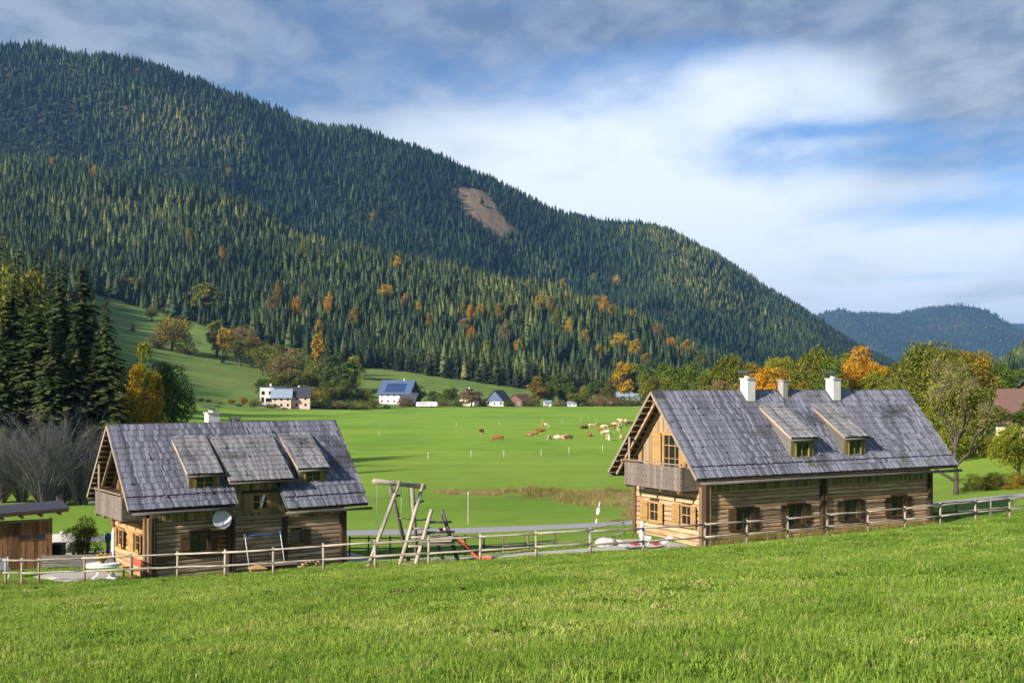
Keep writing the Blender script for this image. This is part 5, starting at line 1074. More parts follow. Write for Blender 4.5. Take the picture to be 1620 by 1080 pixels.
# trees behind the long house
rear = [(1058, 330, 576, 40, 'lf_green', 'round', 'green tree left of the first chimney, third from it'), (1078, 300, 568, 40, 'lf_green', 'tall', 'green tall tree left of the first chimney, second from it'), (1108, 280, 585, 40, 'lf_green', 'bush', 'pale green bush low behind the roof left of the first chimney'), (1157, 200, 563, 56, 'lf_olive', 'round', 'dark olive round tree directly left of the first chimney'), (1140, 190, 592, 50, 'lf_brown', 'bush', 'dry brown bush behind the roof left of the first chimney'),
        (1214, 190, 562, 56, 'lf_orange', 'round', 'rusty orange tree right of the first chimney'), (1246, 215, 554, 44, 'lf_ygreen', 'round', 'lime green treetop above the small grey chimney'), (1284, 185, 552, 76, 'lf_olive', 'wide', 'broad olive tree between the two white chimneys'), (1262, 175, 585, 50, 'lf_mix', 'bush', 'orange-tinged bush behind the roof ridge between the chimneys'), (1322, 180, 566, 44, 'lf_green', 'round', 'green tree just behind the second chimney'), (1358, 195, 546, 56, 'lf_orange', 'round', 'bright orange tree right of the second chimney'), (1342, 200, 558, 36, 'lf_yellow', 'tall', 'yellow tree tucked left of the bright orange tree'),
        (1392, 190, 580, 50, 'lf_ygreen', 'round', 'yellow-green tree right of the bright orange tree'), (1420, 185, 575, 50, 'lf_olive', 'round', 'olive tree behind the right end of the roof ridge'), (1410, 160, 605, 60, 'lf_olive', 'bush', 'low olive bush behind the right end of the roof'), (1480, 150, 528, 96, 'lf_olive', 'wide', 'very large olive tree with open crown above the right roof end'), (1450, 158, 560, 60, 'lf_olive', 'tall', 'tall olive tree leaning on the very large olive one'), (1540, 175, 556, 46, 'lf_mix', 'round', 'orange-topped tree right of the very large olive one'), (1515, 165, 565, 50, 'lf_olive', 'round', 'olive tree behind the bare orchard tree'),
        (1480, 120, 620, 70, 'lf_ygreen', 'bush', 'big yellow-green bush behind the right end of the roof'), (1545, 130, 615, 62, 'lf_olive', 'round', 'olive tree right of the bare orchard tree'), (1572, 200, 577, 52, 'lf_green', 'round', 'green tree left of the upper right farmhouse'), (1606, 220, 585, 44, 'lf_green', 'round', 'dark green tree behind the upper right farmhouse'), (1560, 150, 622, 46, 'lf_green', 'round', 'green tree left of the brown-roofed house'),
        (1612, 96, 664, 56, 'lf_ygreen', 'round', 'yellow-green tree at the right edge before the brown-roofed house'), (1590, 118, 690, 60, 'lf_olive', 'bush', 'olive hedge bush at the right edge below the brown-roofed house'), (1555, 122, 690, 56, 'lf_mix', 'bush', 'tawny hedge bush between orchard tree and brown-roofed house'), (1520, 126, 692, 56, 'lf_olive', 'bush', 'olive hedge bush behind the bare orchard tree'), (1550, 88, 752, 40, 'lf_olive', 'bush', 'low shrub by the road right of the orchard tree'), (1580, 87, 750, 44, 'lf_olive', 'bush', 'second low shrub by the road right of the orchard tree'), (1608, 86, 752, 40, 'lf_mix', 'bush', 'third low shrub by the road at the right edge'),
        (1042, 250, 578, 44, 'lf_olive', 'round', 'olive tree above the left end of the long roof ridge'), (1092, 240, 574, 44, 'lf_green', 'round', 'dark green round tree above the roof, left of the dark olive one'), (1128, 230, 578, 40, 'lf_olive', 'tall', 'slim olive tree between the dark green and dark olive ones'), (1190, 230, 570, 40, 'lf_mix', 'round', 'yellow-brown tree behind the first chimney'), (1232, 230, 558, 40, 'lf_ygreen', 'round', 'pale orange tree left of the small grey chimney'), (1262, 220, 560, 50, 'lf_mix', 'round', 'tawny tree right of the small grey chimney'), (1308, 215, 556, 50, 'lf_olive', 'round', 'olive tree left of the second white chimney'), (1335, 230, 560, 40, 'lf_ygreen', 'tall', 'lime tree behind the second white chimney'), (1378, 225, 566, 50, 'lf_yellow', 'round', 'gold-flecked tree right behind the bright orange one'), (1408, 230, 572, 50, 'lf_olive', 'round', 'dull olive tree before the hazy hill'), (1435, 200, 560, 50, 'lf_olive', 'round', 'olive tree left of the very large one'), (1505, 175, 548, 60, 'lf_mix', 'round', 'bronze tree right of the very large olive one'), (1555, 210, 572, 50, 'lf_olive', 'round', 'olive tree behind the orange-topped one'),
        (1640, 130, 640, 80, 'lf_green', 'round', 'green tree cut by the right picture edge'), (1380, 300, 583, 60, 'lf_olive', 'round', 'distant olive tree seen between the orange and olive treetops'), (1120, 330, 590, 40, 'lf_ygreen', 'round', 'small lime tree far behind the roof left of the first chimney'), (1185, 260, 585, 40, 'lf_green', 'round', 'small green tree far behind the first chimney'), (1590, 240, 590, 60, 'lf_olive', 'round', 'olive tree far behind the right-hand farmhouses')]
for i, (x, D, t, w, m, sh, lb) in enumerate(rear): tree(x, D, t - 10, w * 1.5, m, sh, lb, 'bush' if sh == 'bush' else 'broadleaf_tree', i % 3, True, 'trees behind the long house', 'bush' if sh == 'bush' else 'tree')
# bare orchard tree by the road
def orchard():
    rng.seed(77); o = empty('orchard_tree', at(1512, 83), 0, 'half bare orchard tree with forked grey trunk right of the long house', 'tree'); mb = MB(); tips = []
    mb.tube([(0, 0, -.4), (.05, 0, 1.4), (-.08, 0, 3.0), (.0, 0, 4.4)], [.22, .18, .16, .13], 8, cap=False)
    for z, d, l, r in ((1.0, (-.85, .1, .5), 1.6, .13), (2.2, (.75, -.1, .75), 2.0, .13), (3.2, (-.3, .3, 1), 1.9, .11), (3.6, (.3, -.2, 1), 2.0, .11), (4.3, (.05, .1, 1), 2.1, .12), (4.2, (-.45, -.2, .9), 1.8, .09), (3.9, (.55, .2, .8), 1.9, .09)):
        limbs(mb, Vector((0, 0, z)), Vector(d).normalized(), l, r, 4, .55, tips, .22, 5, (2, 3))
    link('trunk', mb.mesh('trunk', M['bark'], True), o)
    T = np.array([tuple(t) for t in tips]); T = T[T[:, 2] > 3.2]; P = np.repeat(T, 9, 0) + nrg.normal(size=(len(T) * 9, 3)) * .34
    V, F = kites(P, .10 + .09 * nrg.random(len(P))); link('crown', np_mesh('crown', V, F, M['lf_ygreen']), o)
    tw = MB()
    for t in tips[::1]:
        for _ in range(2):
            d = Vector((rng.uniform(-.5, .5), rng.uniform(-.5, .5), rng.uniform(.2, 1))).normalized(); tw.tube([t, t + d * rng.uniform(.5, 1.1)], [.014, .004], 3, cap=False)
    q = tw.build('twigs', M['twig_l'], o); q['kind'] = 'stuff'
orchard()
# garden shrub between shed and small house
tree(137, 58, 806, 66, 'lf_mix', 'bush', 'rounded yellow-green garden shrub between the shed and the small house', 'garden_shrub', 3, True, cat='shrub')

# ------------------------------------------------------------------ fences
def fence(name, label, pts, hgt, rails, mat, r=.05, over=.12, joint=2, cat='fence', rm=None):
    """pts: ground points of the posts; rails run from post to post, a new pole every few spans"""
    f = empty(name, pts[0], 0, label, cat); o0 = Vector(pts[0])
    for p in pts:
        q = Vector(p) - o0; q += Vector((rng.uniform(-.02, .02), 0, 0)); lean = Vector((rng.uniform(-.025, .025), rng.uniform(-.02, .02), 0))
        pole('post', f, q - Vector((0, 0, .3)), q + lean + Vector((0, 0, hgt + over * .2 + rng.uniform(-.02, .03))), r * 1.12, r, mat, 8, 2)
    for z in rails:
        for i in range(0, len(pts) - 1):
            a = Vector(pts[i]) - o0; b = Vector(pts[i + 1]) - o0; d = (b - a).normalized(); off = Vector((d.y, -d.x, 0)) * (r + .02)
            a_ = a + off + Vector((0, 0, z + rng.uniform(-.012, .012))) - d * .06; b_ = b + off + Vector((0, 0, z + rng.uniform(-.012, .012))) + d * .06
            pole('rail', f, a_, b_, r * rng.uniform(.78, .95), r * rng.uniform(.72, .9), rm or mat, 8, 3, .012)
    return f
FP = [px3(*p) for p in FENCE]; FP = [(x, y, hz(x, y)) for x, y, z in FP]
fence('pole_fence', 'pale wooden pole fence with two rails before the small house and playground', FP[:15], 1.12, (1.05, .50), M['fence'])
fence('pole_fence', 'grey wooden pole fence with two rails climbing along the long house', FP[14:], 1.06, (1.0, .46), M['fence'], rm=M['fence']).location.z += .004
BF = [at(553, 60.2), at(583, 60.6), at(617, 61), at(655, 61.4), at(695, 61.8), at(735, 62.2), at(766, 62.3), at(796, 62.4), at(835, 62.6), at(878, 62.4), at(932, 60.6), at(987, 58.4)]
fence('pole_fence', 'darker pole fence behind the playground running to the long house', [tuple(p) for p in BF], 1.08, (1.02, .46), M['fence_dk'], .045)
RF = [at(1476, 62), at(1513, 61.8), at(1567, 61.6), at(1622, 61.5), at(1680, 61.5)]
fence('pole_fence', 'short dark pole fence along the road right of the long house', [tuple(p) for p in RF], 1.0, (.95, .45), M['fence_dk'], .045)
# white plastic posts of the electric fences on the meadow
EP = [(745, 724), (797, 724), (856, 722), (900, 718), (953, 715), (677, 727), (1000, 712), (722, 675), (790, 673), (858, 669), (889, 669), (918, 667), (931, 664), (943, 667), (600, 690)]
pe = MB().tube([(0, 0, -.1), (0, 0, 1.2)], .017, 6).mesh('shaft', M['white']); clip = MB().box((-.05, -.02, 0), (.05, .02, .08)).mesh('insulator', M['white'])
for i, (x, y) in enumerate(EP):
    p = hit(x, y, 90); o = empty('electric_fence_post', p, 0, 'thin white plastic fence post on the cow pasture', 'post', 'white posts on the pasture'); link('shaft', pe, o)
    for z in (.55, .95): link('insulator', clip, o, (0, 0, z))
p = at(741, 84); o = empty('marker_pole', p, 0, 'pale upright pole standing alone beyond the road behind the slide', 'pole'); link('shaft', MB().tube([(0, 0, -.2), (.02, 0, 2.35)], .07, 8).mesh('shaft', M['fence']), o); link('cap', MB().lathe([(.078, 2.3), (.05, 2.42), (.0, 2.44)], 8).mesh('cap', M['stone']), o)
p = at(943, 82.6); o = empty('snow_pole', p, 0, 'leaning red and white snow pole at the roadside before the reeds', 'pole'); o.rotation_euler = (0, R_(10), 0)
for k in range(6): link('band', MB().lathe([(.055 - .005 * k, .32 * k), (.05 - .005 * k, .32 * (k + 1))], 8).mesh('band', M['white'] if k % 2 == 0 else M['red']), o)
link('reflector', MB().lathe([(.02, .62), (.12, .7), (.14, 1.0), (.1, 1.15), (.02, 1.2)], 8).mesh('reflector', M['white']), o)

# ------------------------------------------------------------------ playground
def playground():
    S0 = at(640, 47.6); g = empty('swing_set', S0, 0, 'log swing frame with climbing ladder tower and red slide', 'swing set')
    def W3(px, py, D): x, y, z = px3(px, py, D); return Vector((x, y, z)) - Vector(S0)
    P = M['play']
    def gnd(px, D): q = at(px, D) - S0; return q - Vector((0, 0, .15))
    pole('top_beam', g, W3(591, 760.5, 46.4), W3(672, 770, 48.6), .105, .105, P, 10)
    # outer pair of legs, crossing under the beam
    pole('leg', g, gnd(580, 46.2), W3(633, 762, 47.4) + Vector((0, -.10, .06)), .088, .078, P, 8); pole('leg', g, gnd(648, 49.4), W3(615, 763, 47.2) + Vector((0, .10, .06)), .10, .09, M['fence_dk'], 8)
    pole('leg', g, gnd(631, 46.6), W3(670, 767, 48.4) + Vector((0, -.10, .06)), .088, .078, P, 8); pole('leg', g, gnd(660, 50.2), W3(651, 766, 48.1) + Vector((0, .12, .06)), .10, .09, P, 8)
    pole('brace', g, W3(619, 786, 47.2), W3(632, 783, 47.5), .06, .05, M['fence_dk'], 6); pole('brace', g, W3(657, 796, 48.0), W3(670, 792, 48.6), .06, .05, M['fence_dk'], 6)
    # tower: A-shaped ladder frames and deck
    a0, a1 = gnd(656, 46.6), W3(683, 806, 48.0); b0, b1 = gnd(726, 48.4), W3(699, 806, 48.4)
    pole('tower_post', g, a0, a1, .095, .085, P, 8); pole('tower_post', g, b0, b1, .095, .085, M['fence_dk'], 8)
    pole('tower_post', g, gnd(702, 50.2), W3(689, 850, 50.0), .085, .075, M['fence_dk'], 8)
    l0, l1 = gnd(631, 46.6), W3(655, 825, 47.6)
    for k in range(5):
        t = .05 + .235 * k; u = a0.lerp(a1, .06 + .155 * k); v = l0.lerp(l1, .09 + .19 * k); pole('rung', g, v - Vector((.05, 0, 0)), u + Vector((.08, 0, 0)), .05, .05, P, 7)
    for k, (zz, m) in enumerate(((.78, 'fence_dk'), (.60, 'fence_dk'))): pole('rail', g, a0.lerp(a1, zz) - Vector((.12, 0, 0)), b0.lerp(b1, zz) + Vector((.25, 0, 0)), .055, .05, M[m], 7)
    for k, zz in enumerate((823, 836, 846)): pole('rail', g, W3(650 - k * 2, zz, 48.6), W3(680, zz - 2, 49.6), .035, .035, M['fence_dk'], 6)
    dz = a0.lerp(a1, .47).z
    for i in range(6): beam('deck_board', g, (a0.lerp(a1, .47).x - .05, a0.y + .25 + i * .28, dz), (b0.lerp(b1, .47).x + .1, a0.y + .35 + i * .28, dz + .02), (0, 0, 1), .22, .05, P, .1)
    beam('deck_bearer', g, (a0.lerp(a1, .40).x - .1, a0.y + .22, dz - .10), (b0.lerp(b1, .4).x + .25, a0.y + .45, dz - .10), (0, 0, 1), .1, .14, M['fence_dk'], .2)
    beam('deck_bearer', g, (a0.lerp(a1, .20).x - .1, a0.y + .22, dz - .95), (b0.lerp(b1, .2).x + .1, a0.y + .45, dz - .85), (0, 0, 1), .08, .10, M['fence_dk'], .2)
    MB().box((0, 0, 0), (.30, .02, .24)).build('toy_sign', M['white'], g, W3(693, 843, 48.2)); MB().tube([(.06, -.014, .12), (.15, -.014, .18), (.24, -.014, .1)], .05, 6).build('toy_sign', M['red'], g, W3(693, 843, 48.2))
    # slide trough
    S_ = [W3(712, 853, 48.4), W3(724, 856, 48.2), W3(738, 866, 48.0), W3(750, 877, 47.8), W3(761, 884.5, 47.6), W3(777, 887, 47.4)]
    V = []; F = []; sec = [(-.27, .12), (-.26, 0), (-.12, -.03), (.12, -.03), (.26, 0), (.27, .12), (.24, .12), (.225, .02), (.11, 0), (-.11, 0), (-.225, .02), (-.24, .12)]; pts = smooth_line([tuple(q) for q in S_], 5)
    gz = at(777, 47.4).z - S0.z
    for i, q in enumerate(pts):
        for a, b in sec: V.append((q.x, q.y + a, max(q.z, gz + .06) + b))
    n = len(sec)
    for i in range(len(pts) - 1):
        for k in range(n): F.append((i * n + k, i * n + (k + 1) % n, (i + 1) * n + (k + 1) % n, (i + 1) * n + k))
    F += [tuple(range(n))[::-1], tuple(range((len(pts) - 1) * n, len(pts) * n))]
    MB().add(V, F).build('slide', M['slide'], g, smooth=False)
    # ropes and seat
    for (xa, za, D) in ((596.5, 767, 46.5), (635, 768, 47.5), (647, 770, 47.8)): pole('swing_rope', g, W3(xa, za, D), W3(xa, za + (64 if xa < 600 else 50), D), .014, .014, M['rope'] if xa > 600 else M['greyblue'], 5, 1)
    beam('swing_seat', g, W3(634, 819, 47.5), W3(648, 821, 47.8), (0, 0, 1), .2, .035, P, .2)
playground()

# ------------------------------------------------------------------ things round the small house
def on(px, D, dz=0): return at(px, D) + Vector((0, 0, dz))
def LHp(x, y, z): return LH.matrix_basis @ Vector((x, y, z))
def RHp(x, y, z): return RH.matrix_basis @ Vector((x, y, z))
def dish():
    p = Vector((-16.5, 50, -1.07)) + Matrix.Rotation(R_(36), 3, 'Z') @ Vector((3.3, -.55, 2.45)); g = empty('satellite_dish', p, 0, 'round grey satellite dish fixed to the wall of the small house', 'satellite dish')
    V = []; n = 24
    prof = [(0, 0), (.12, .008), (.25, .035), (.36, .075), (.43, .11), (.44, .105), (.36, .06), (.25, .02), (.12, -.01), (0, -.02)]
    mb = MB(); mb.lathe([(max(r, .001), z) for r, z in prof], n); o = mb.build('reflector', M['dish'], g, smooth=True); o.rotation_euler = (R_(72), 0, R_(22))
    pole('arm', g, (.02, -.06, -.38), (.16, -.42, -.12), .016, .016, M['steel'], 6, 1); MB().box((.12, -.48, -.15), (.20, -.38, -.07)).build('receiver', M['steel'], g); pole('bracket', g, (0, .03, 0), (-.25, .52, -.05), .03, .03, M['steel'], 6, 1)
dish()
def shed():
    p = on(-20, 53); g = empty('board_shed', p, R_(28), 'brown board shed with flat sloping roof at the left edge', 'shed')
    # local: front wall at y=0 facing the viewer, right end at x=0
    X1 = 2.87; hgt = 2.45
    for i in range(26):
        x0 = X1 - .2 * (i + 1); beam('wall_board', g, (x0 + .1, rng.uniform(-.012, .012), -.3), (x0 + .1, 0, hgt - .05 - .010 * i), (0, -1, 0), .19, .03, M['shed'], .1)
    for i in range(12): beam('wall_board', g, (X1, .1 + .22 * i, -.3), (X1, .1 + .22 * i, hgt + .02 - .03 * i), (1, 0, 0), .21, .03, M['shed'], .1)
    MB().box((-2.2, .05, -.3), (X1 - .03, 2.7, 2.15)).build('inner_wall', M['under'], g)
    MB().prism([(-2.4, -.55, 2.78), (X1 + .75, -.55, 3.00), (X1 + .75, -.55, 2.92), (-2.4, -.55, 2.70)], (0, 3.9, 0)).build('roof', M['roof_dk'], g)
    beam('fascia', g, (-2.4, -.58, 2.66), (X1 + .70, -.58, 2.88), (0, 0, 1), .03, .15, M['post'], .1)
    for i in range(6): beam('rafter', g, (X1 + .35 - .85 * i, -.5, 2.72 - .05 * i), (X1 + .35 - .85 * i, 2.9, 2.55 - .05 * i), (0, 0, 1), .1, .14, M['batten'], .15)
    beam('rail', g, (-2.2, -.03, 2.28), (X1, -.03, 2.42), (0, 0, 1), .04, .06, M['rake'], .1)
    for x in (1.35, 1.98): MB().box((x, -.024, 1.48), (x + .58, -.016, 1.72)).build('opening', M['black'], g); MB().box((x - .03, -.045, 1.44), (x + .61, -.024, 1.478)).build('sill', M['shed'], g)
shed()
def chair(px, D, mat, label, rz, s=1.0):
    g = empty('garden_chair', on(px, D), rz, label, 'chair'); g.scale = (s, s, s)
    MB().box((-.24, -.22, .42), (.24, .22, .46)).build('seat', mat, g)
    for i in range(5): MB().box((-.24, .22, .50 + .10 * i), (.24, .245, .57 + .10 * i)).build('back_slat', mat, g)
    for x in (-.24, .24):
        pole('leg', g, (x, -.24, 0), (x, .12, .46), .016, .016, M['white'], 6, 1); pole('leg', g, (x, .28, 0), (x, -.16, .44), .016, .016, M['white'], 6, 1); pole('back_post', g, (x, .20, .44), (x, .25, 1.02), .016, .016, M['white'], 6, 1)
chair(6, 50.2, M['greyblue'], 'grey-blue slatted folding chair before the shed', R_(190))
def table():
    g = empty('garden_table', on(163, 48.9), R_(20), 'white oval garden table with curved legs beside the small house', 'table')
    mb = MB(); mb.lathe([(.55, .70), (.60, .705), (.60, .735), (.55, .745)], 28); o = mb.build('table_top', M['white'], g); o.scale = (1.35, .85, 1)
    mb = MB(); mb.lathe([(.60, .61), (.59, .66), (.604, .70)], 28); o = mb.build('cloth_edge', M['white'], g); o.scale = (1.33, .84, 1)
    for sx in (-1, 1):
        for sy in (-1, 1): MB().tube([(sx * .30, sy * .14, .70), (sx * .16, sy * .08, .42), (sx * .30, sy * .16, .14), (sx * .50, sy * .26, .02), (sx * .56, sy * .29, .0)], .026, 7).build('leg', M['white'], g, smooth=True)
    p = empty('flower_pot', on(162, 48.9, .745), 0, 'small pot with orange and yellow flowers on the white table', 'flower pot')
    MB().lathe([(.08, 0), (.12, .14), (.13, .15), (.11, .15)], 12).build('pot', M['roof_br'], p)
    P = nrg.normal(size=(90, 3)) * np.array([.13, .13, .09]) + np.array([0, 0, .27]); V, F = kites(P, .07 + .05 * nrg.random(90)); link('flowers', np_mesh('flowers', V, F, M['lf_orange']), p); P = nrg.normal(size=(90, 3)) * np.array([.12, .12, .07]) + np.array([-.02, 0, .22]); V, F = kites(P, .07 + .05 * nrg.random(90)); link('leaves', np_mesh('leaves', V, F, M['lf_ygreen']), p)
    u = empty('parasol_stand', on(179, 49.4), 0, 'white parasol pole in a round white foot by the house corner', 'parasol stand'); MB().lathe([(.30, 0), (.28, .10), (.08, .16), (.05, .3)], 16).build('base', M['white'], u, smooth=True); pole('pole', u, (0, 0, .1), (0, 0, 2.2), .024, .024, M['white'], 7, 1); MB().lathe([(.03, 1.0), (.07, 1.3), (.06, 2.1), (.01, 2.25)], 8).build('folded_canopy', M['white'], u)
    b = empty('garden_bench', on(207, 49.55), R_(-54), 'reddish wooden bench against the sunny gable of the small house', 'bench')
    for i in range(3): beam('seat_slat', b, (-.7, -.12 + .13 * i, .44), (.7, -.12 + .13 * i, .44), (0, 0, 1), .11, .03, M['log_l2'], .1)
    for i in range(2): beam('back_slat', b, (-.7, .24, .66 + .16 * i), (.7, .24, .66 + .16 * i), (0, -1, 0), .12, .03, M['slide'], .1)
    for x in (-.6, .6):
        pole('leg', b, (x, -.16, -.05), (x, -.12, .43), .03, .03, M['log_l2'], 6, 1); pole('leg', b, (x, .26, -.05), (x, .26, .92), .03, .03, M['log_l2'], 6, 1)
table()
def yard():
    g = empty('gas_tank', on(99, 60.5), R_(10), 'white rounded gas tank behind the shed corner', 'tank'); mb = MB(); mb.lathe([(.05, -.95), (.35, -.88), (.52, -.65), (.55, 0), (.52, .65), (.35, .88), (.05, .95)], 18); o = mb.build('vessel', M['stone'], g, smooth=True); o.rotation_euler = (0, R_(90), 0); o.location = (0, 0, .72)
    for x in (-.5, .5): MB().box((x - .07, -.35, -.1), (x + .07, .35, .22)).build('foot', M['stone'], g)
    MB().lathe([(.14, 1.24), (.14, 1.36), (.05, 1.40)], 10).build('dome', M['stone'], g)
    g = empty('rubbish_bin', on(92, 55.3), 0, 'black wheeled bin beside the right end of the shed', 'bin'); MB().prism([(-.24, -.26, 0), (.24, -.26, 0), (.29, -.32, 1.0), (-.29, -.32, 1.0)], (0, .56, 0)).build('body', M['black'], g); MB().box((-.31, -.36, 1.002), (.31, .30, 1.07)).build('lid', M['black'], g)
    for x in (-.2, .2): o = MB().lathe([(.09, -.03), (.09, .03)], 10).build('wheel', M['black'], g); o.rotation_euler = (0, R_(90), 0); o.location = (x, .3, .09)
    g = empty('yard_pump', on(171, 58.5), 0, 'slim blue-grey pump post behind the garden shrub', 'pump'); MB().lathe([(.13, 0), (.11, .1), (.09, .8), (.11, .82), (.11, .9)], 10).build('column', M['greyblue'], g); MB().lathe([(.16, .9), (.17, 1.05), (.14, 1.22), (.04, 1.3)], 12).build('head', M['bluep'], g); MB().tube([(0, -.1, .95), (0, -.32, .95), (0, -.36, .82)], .035, 7).build('spout', M['greyblue'], g)
    # low plank border behind the table
    g = empty('planter_border', on(120, 53.5), R_(6), 'low weathered plank border under the garden shrub', 'planter')
    for i in range(3): beam('plank', g, (-1.6, 0, .1 + .2 * i), (1.7, 0, .12 + .2 * i), (0, 0, 1), .05, .18, M['gutter'], .1)
    for x in (-1.5, 0, 1.6): beam('stake', g, (x, .05, -.1), (x, .05, .68), (1, 0, 0), .07, .07, M['gutter'], .1)
    # things along the eave wall
    q = lambda x, y: (lambda v: Vector((v.x, v.y, hz(v.x, v.y))))(Vector((-16.5, 50, 0)) + Matrix.Rotation(R_(36), 3, 'Z') @ Vector((x, y, 0)))
    g = empty('wooden_platform', q(5.6, -1.3), R_(30), 'low brown wooden platform by the wall of the small house', 'platform')
    for i in range(5): beam('plank', g, (-.75, -.42 + .2 * i, .36), (.95, -.42 + .2 * i, .36), (0, 0, 1), .185, .05, M['bal'], .1)
    MB().box((-.65, -.45, -.1), (.85, .45, .33)).build('box', M['post'], g)
    g = empty('toy_box', q(4.55, -1.75), R_(25), 'small box with pale yellow peaked lid left of the wooden platform', 'box'); MB().add([(-.42, -.3, .22), (.42, -.3, .22), (.42, .3, .22), (-.42, .3, .22), (0, 0, .42)], [(0, 1, 4), (1, 2, 4), (2, 3, 4), (3, 0, 4), (3, 2, 1, 0)]).build('lid', M['honey'], g); MB().box((-.33, -.24, -.1), (.33, .24, .219)).build('box', M['post_w'], g)
    g = empty('folded_goal_frame', q(5.35, -.75), R_(36), 'frame of two white posts joined by a blue bar leaning at the small house wall', 'frame')
    pole('post', g, (-.85, -.25, .05), (-.98, .05, 1.78), .022, .022, M['dish'], 7, 1); pole('post', g, (.95, -.25, .05), (.80, .05, 1.78), .022, .022, M['dish'], 7, 1); pole('crossbar', g, (-1.0, .05, 1.76), (.84, .05, 1.78), .026, .026, M['bluep'], 7, 3, .03)
    for x in (-.98, .80): MB().lathe([(.03, -.06), (.05, 0), (.045, .06), (.01, .09)], 10, (x, .05, 1.79)).build('end_cap', M['bluep'], g, smooth=True)
    for i in range(16): o = tag(pole('split_log', None, (0, 0, 0), (.34, 0, 0), .06, .055, M['gable_board'], 7, 1), 'short split log in the heap under the small window', 'log', 'heap of split logs'); b = q(7.3 + .22 * (i % 6) + .1 * (i // 6), -.75 + .05 * (i % 3)); o.location = b + Vector((0, 0, .06 + .11 * (i // 6))); o.rotation_euler = (0, 0, R_(36 + 90 + rng.uniform(-20, 20)))
yard()
# ------------------------------------------------------------------ terrace of the long house
def lounger(p, rz, label):
    g = empty('sun_lounger', p, rz, label, 'lounger'); g.scale = (.8, .8, .62)
    V = []; F = []; prof = [(-1.0, .30), (-.55, .24), (-.1, .30), (.3, .46), (.75, .86)]
    mb = MB()
    for dz, w in ((0, .32),):
        pts = smooth_line([(a, b) for a, b in prof], 4); n = len(pts)
        for q in pts: V += [(q[0], -w, q[1]), (q[0], w, q[1]), (q[0], w, q[1] - .05), (q[0], -w, q[1] - .05)]
        for i in range(n - 1):
            for k in range(4): F.append((4 * i + k, 4 * i + (k + 1) % 4, 4 * i + 4 + (k + 1) % 4, 4 * i + 4 + k))
        F += [(3, 2, 1, 0), tuple(4 * (n - 1) + k for k in range(4))]
    mb.add(V, F).build('sling', M['dish'], g)
    MB().box((-.35, -.28, .31), (.12, .28, .39)).build('cushion', M['red'], g)
    for y in (-.34, .34):
        MB().tube([(-1.0, y, .30), (-.5, y, .02), (.35, y, .02), (.75, y, .84)], .022, 6).build('side_frame', M['steel'], g)
lounger(on(1008, 50.6, .03), R_(28), 'white reclining lounger with red cushion, the left one on the terrace'); lounger(on(1042, 50.4, .03), R_(14), 'white reclining lounger with red cushion nearest the long house wall')
g = empty('folded_parasol', on(1016, 52.4), 0, 'closed pale grey parasol standing by the gable corner', 'parasol'); g.scale = (.8, .8, .62); MB().lathe([(.28, 0), (.26, .08), (.05, .12)], 14).build('base', M['stone'], g); MB().lathe([(.16, .55), (.2, .8), (.13, 1.5), (.04, 1.85)], 10).build('folded_canopy', M['dish'], g); pole('pole', g, (0, 0, .1), (0, 0, 1.95), .02, .02, M['steel'], 6, 1)
def rock(p, s, label, seed):
    rng.seed(seed); bm = bmesh.new(); bmesh.ops.create_icosphere(bm, subdivisions=3, radius=1)
    for v in bm.verts: v.co *= 1 + .22 * float(fbm(np.array([v.co.x * 1.3 + seed]), np.array([v.co.y * 1.3 + v.co.z]), seed)[0]); v.co = Vector((v.co.x * s[0], v.co.y * s[1], v.co.z * s[2]))
    me = bpy.data.meshes.new('boulder'); bm.to_mesh(me); bm.free(); tag(link('boulder', me, None, p, mat=M['stone']), label, 'boulder')
rock(on(958, 52.5, .1), (.5, .35, .32), 'pale boulder at the edge of the gravel path by the long house', 3); rock(on(978, 52.8, .05), (.35, .3, .22), 'smaller pale stone next to the boulder by the path', 4)

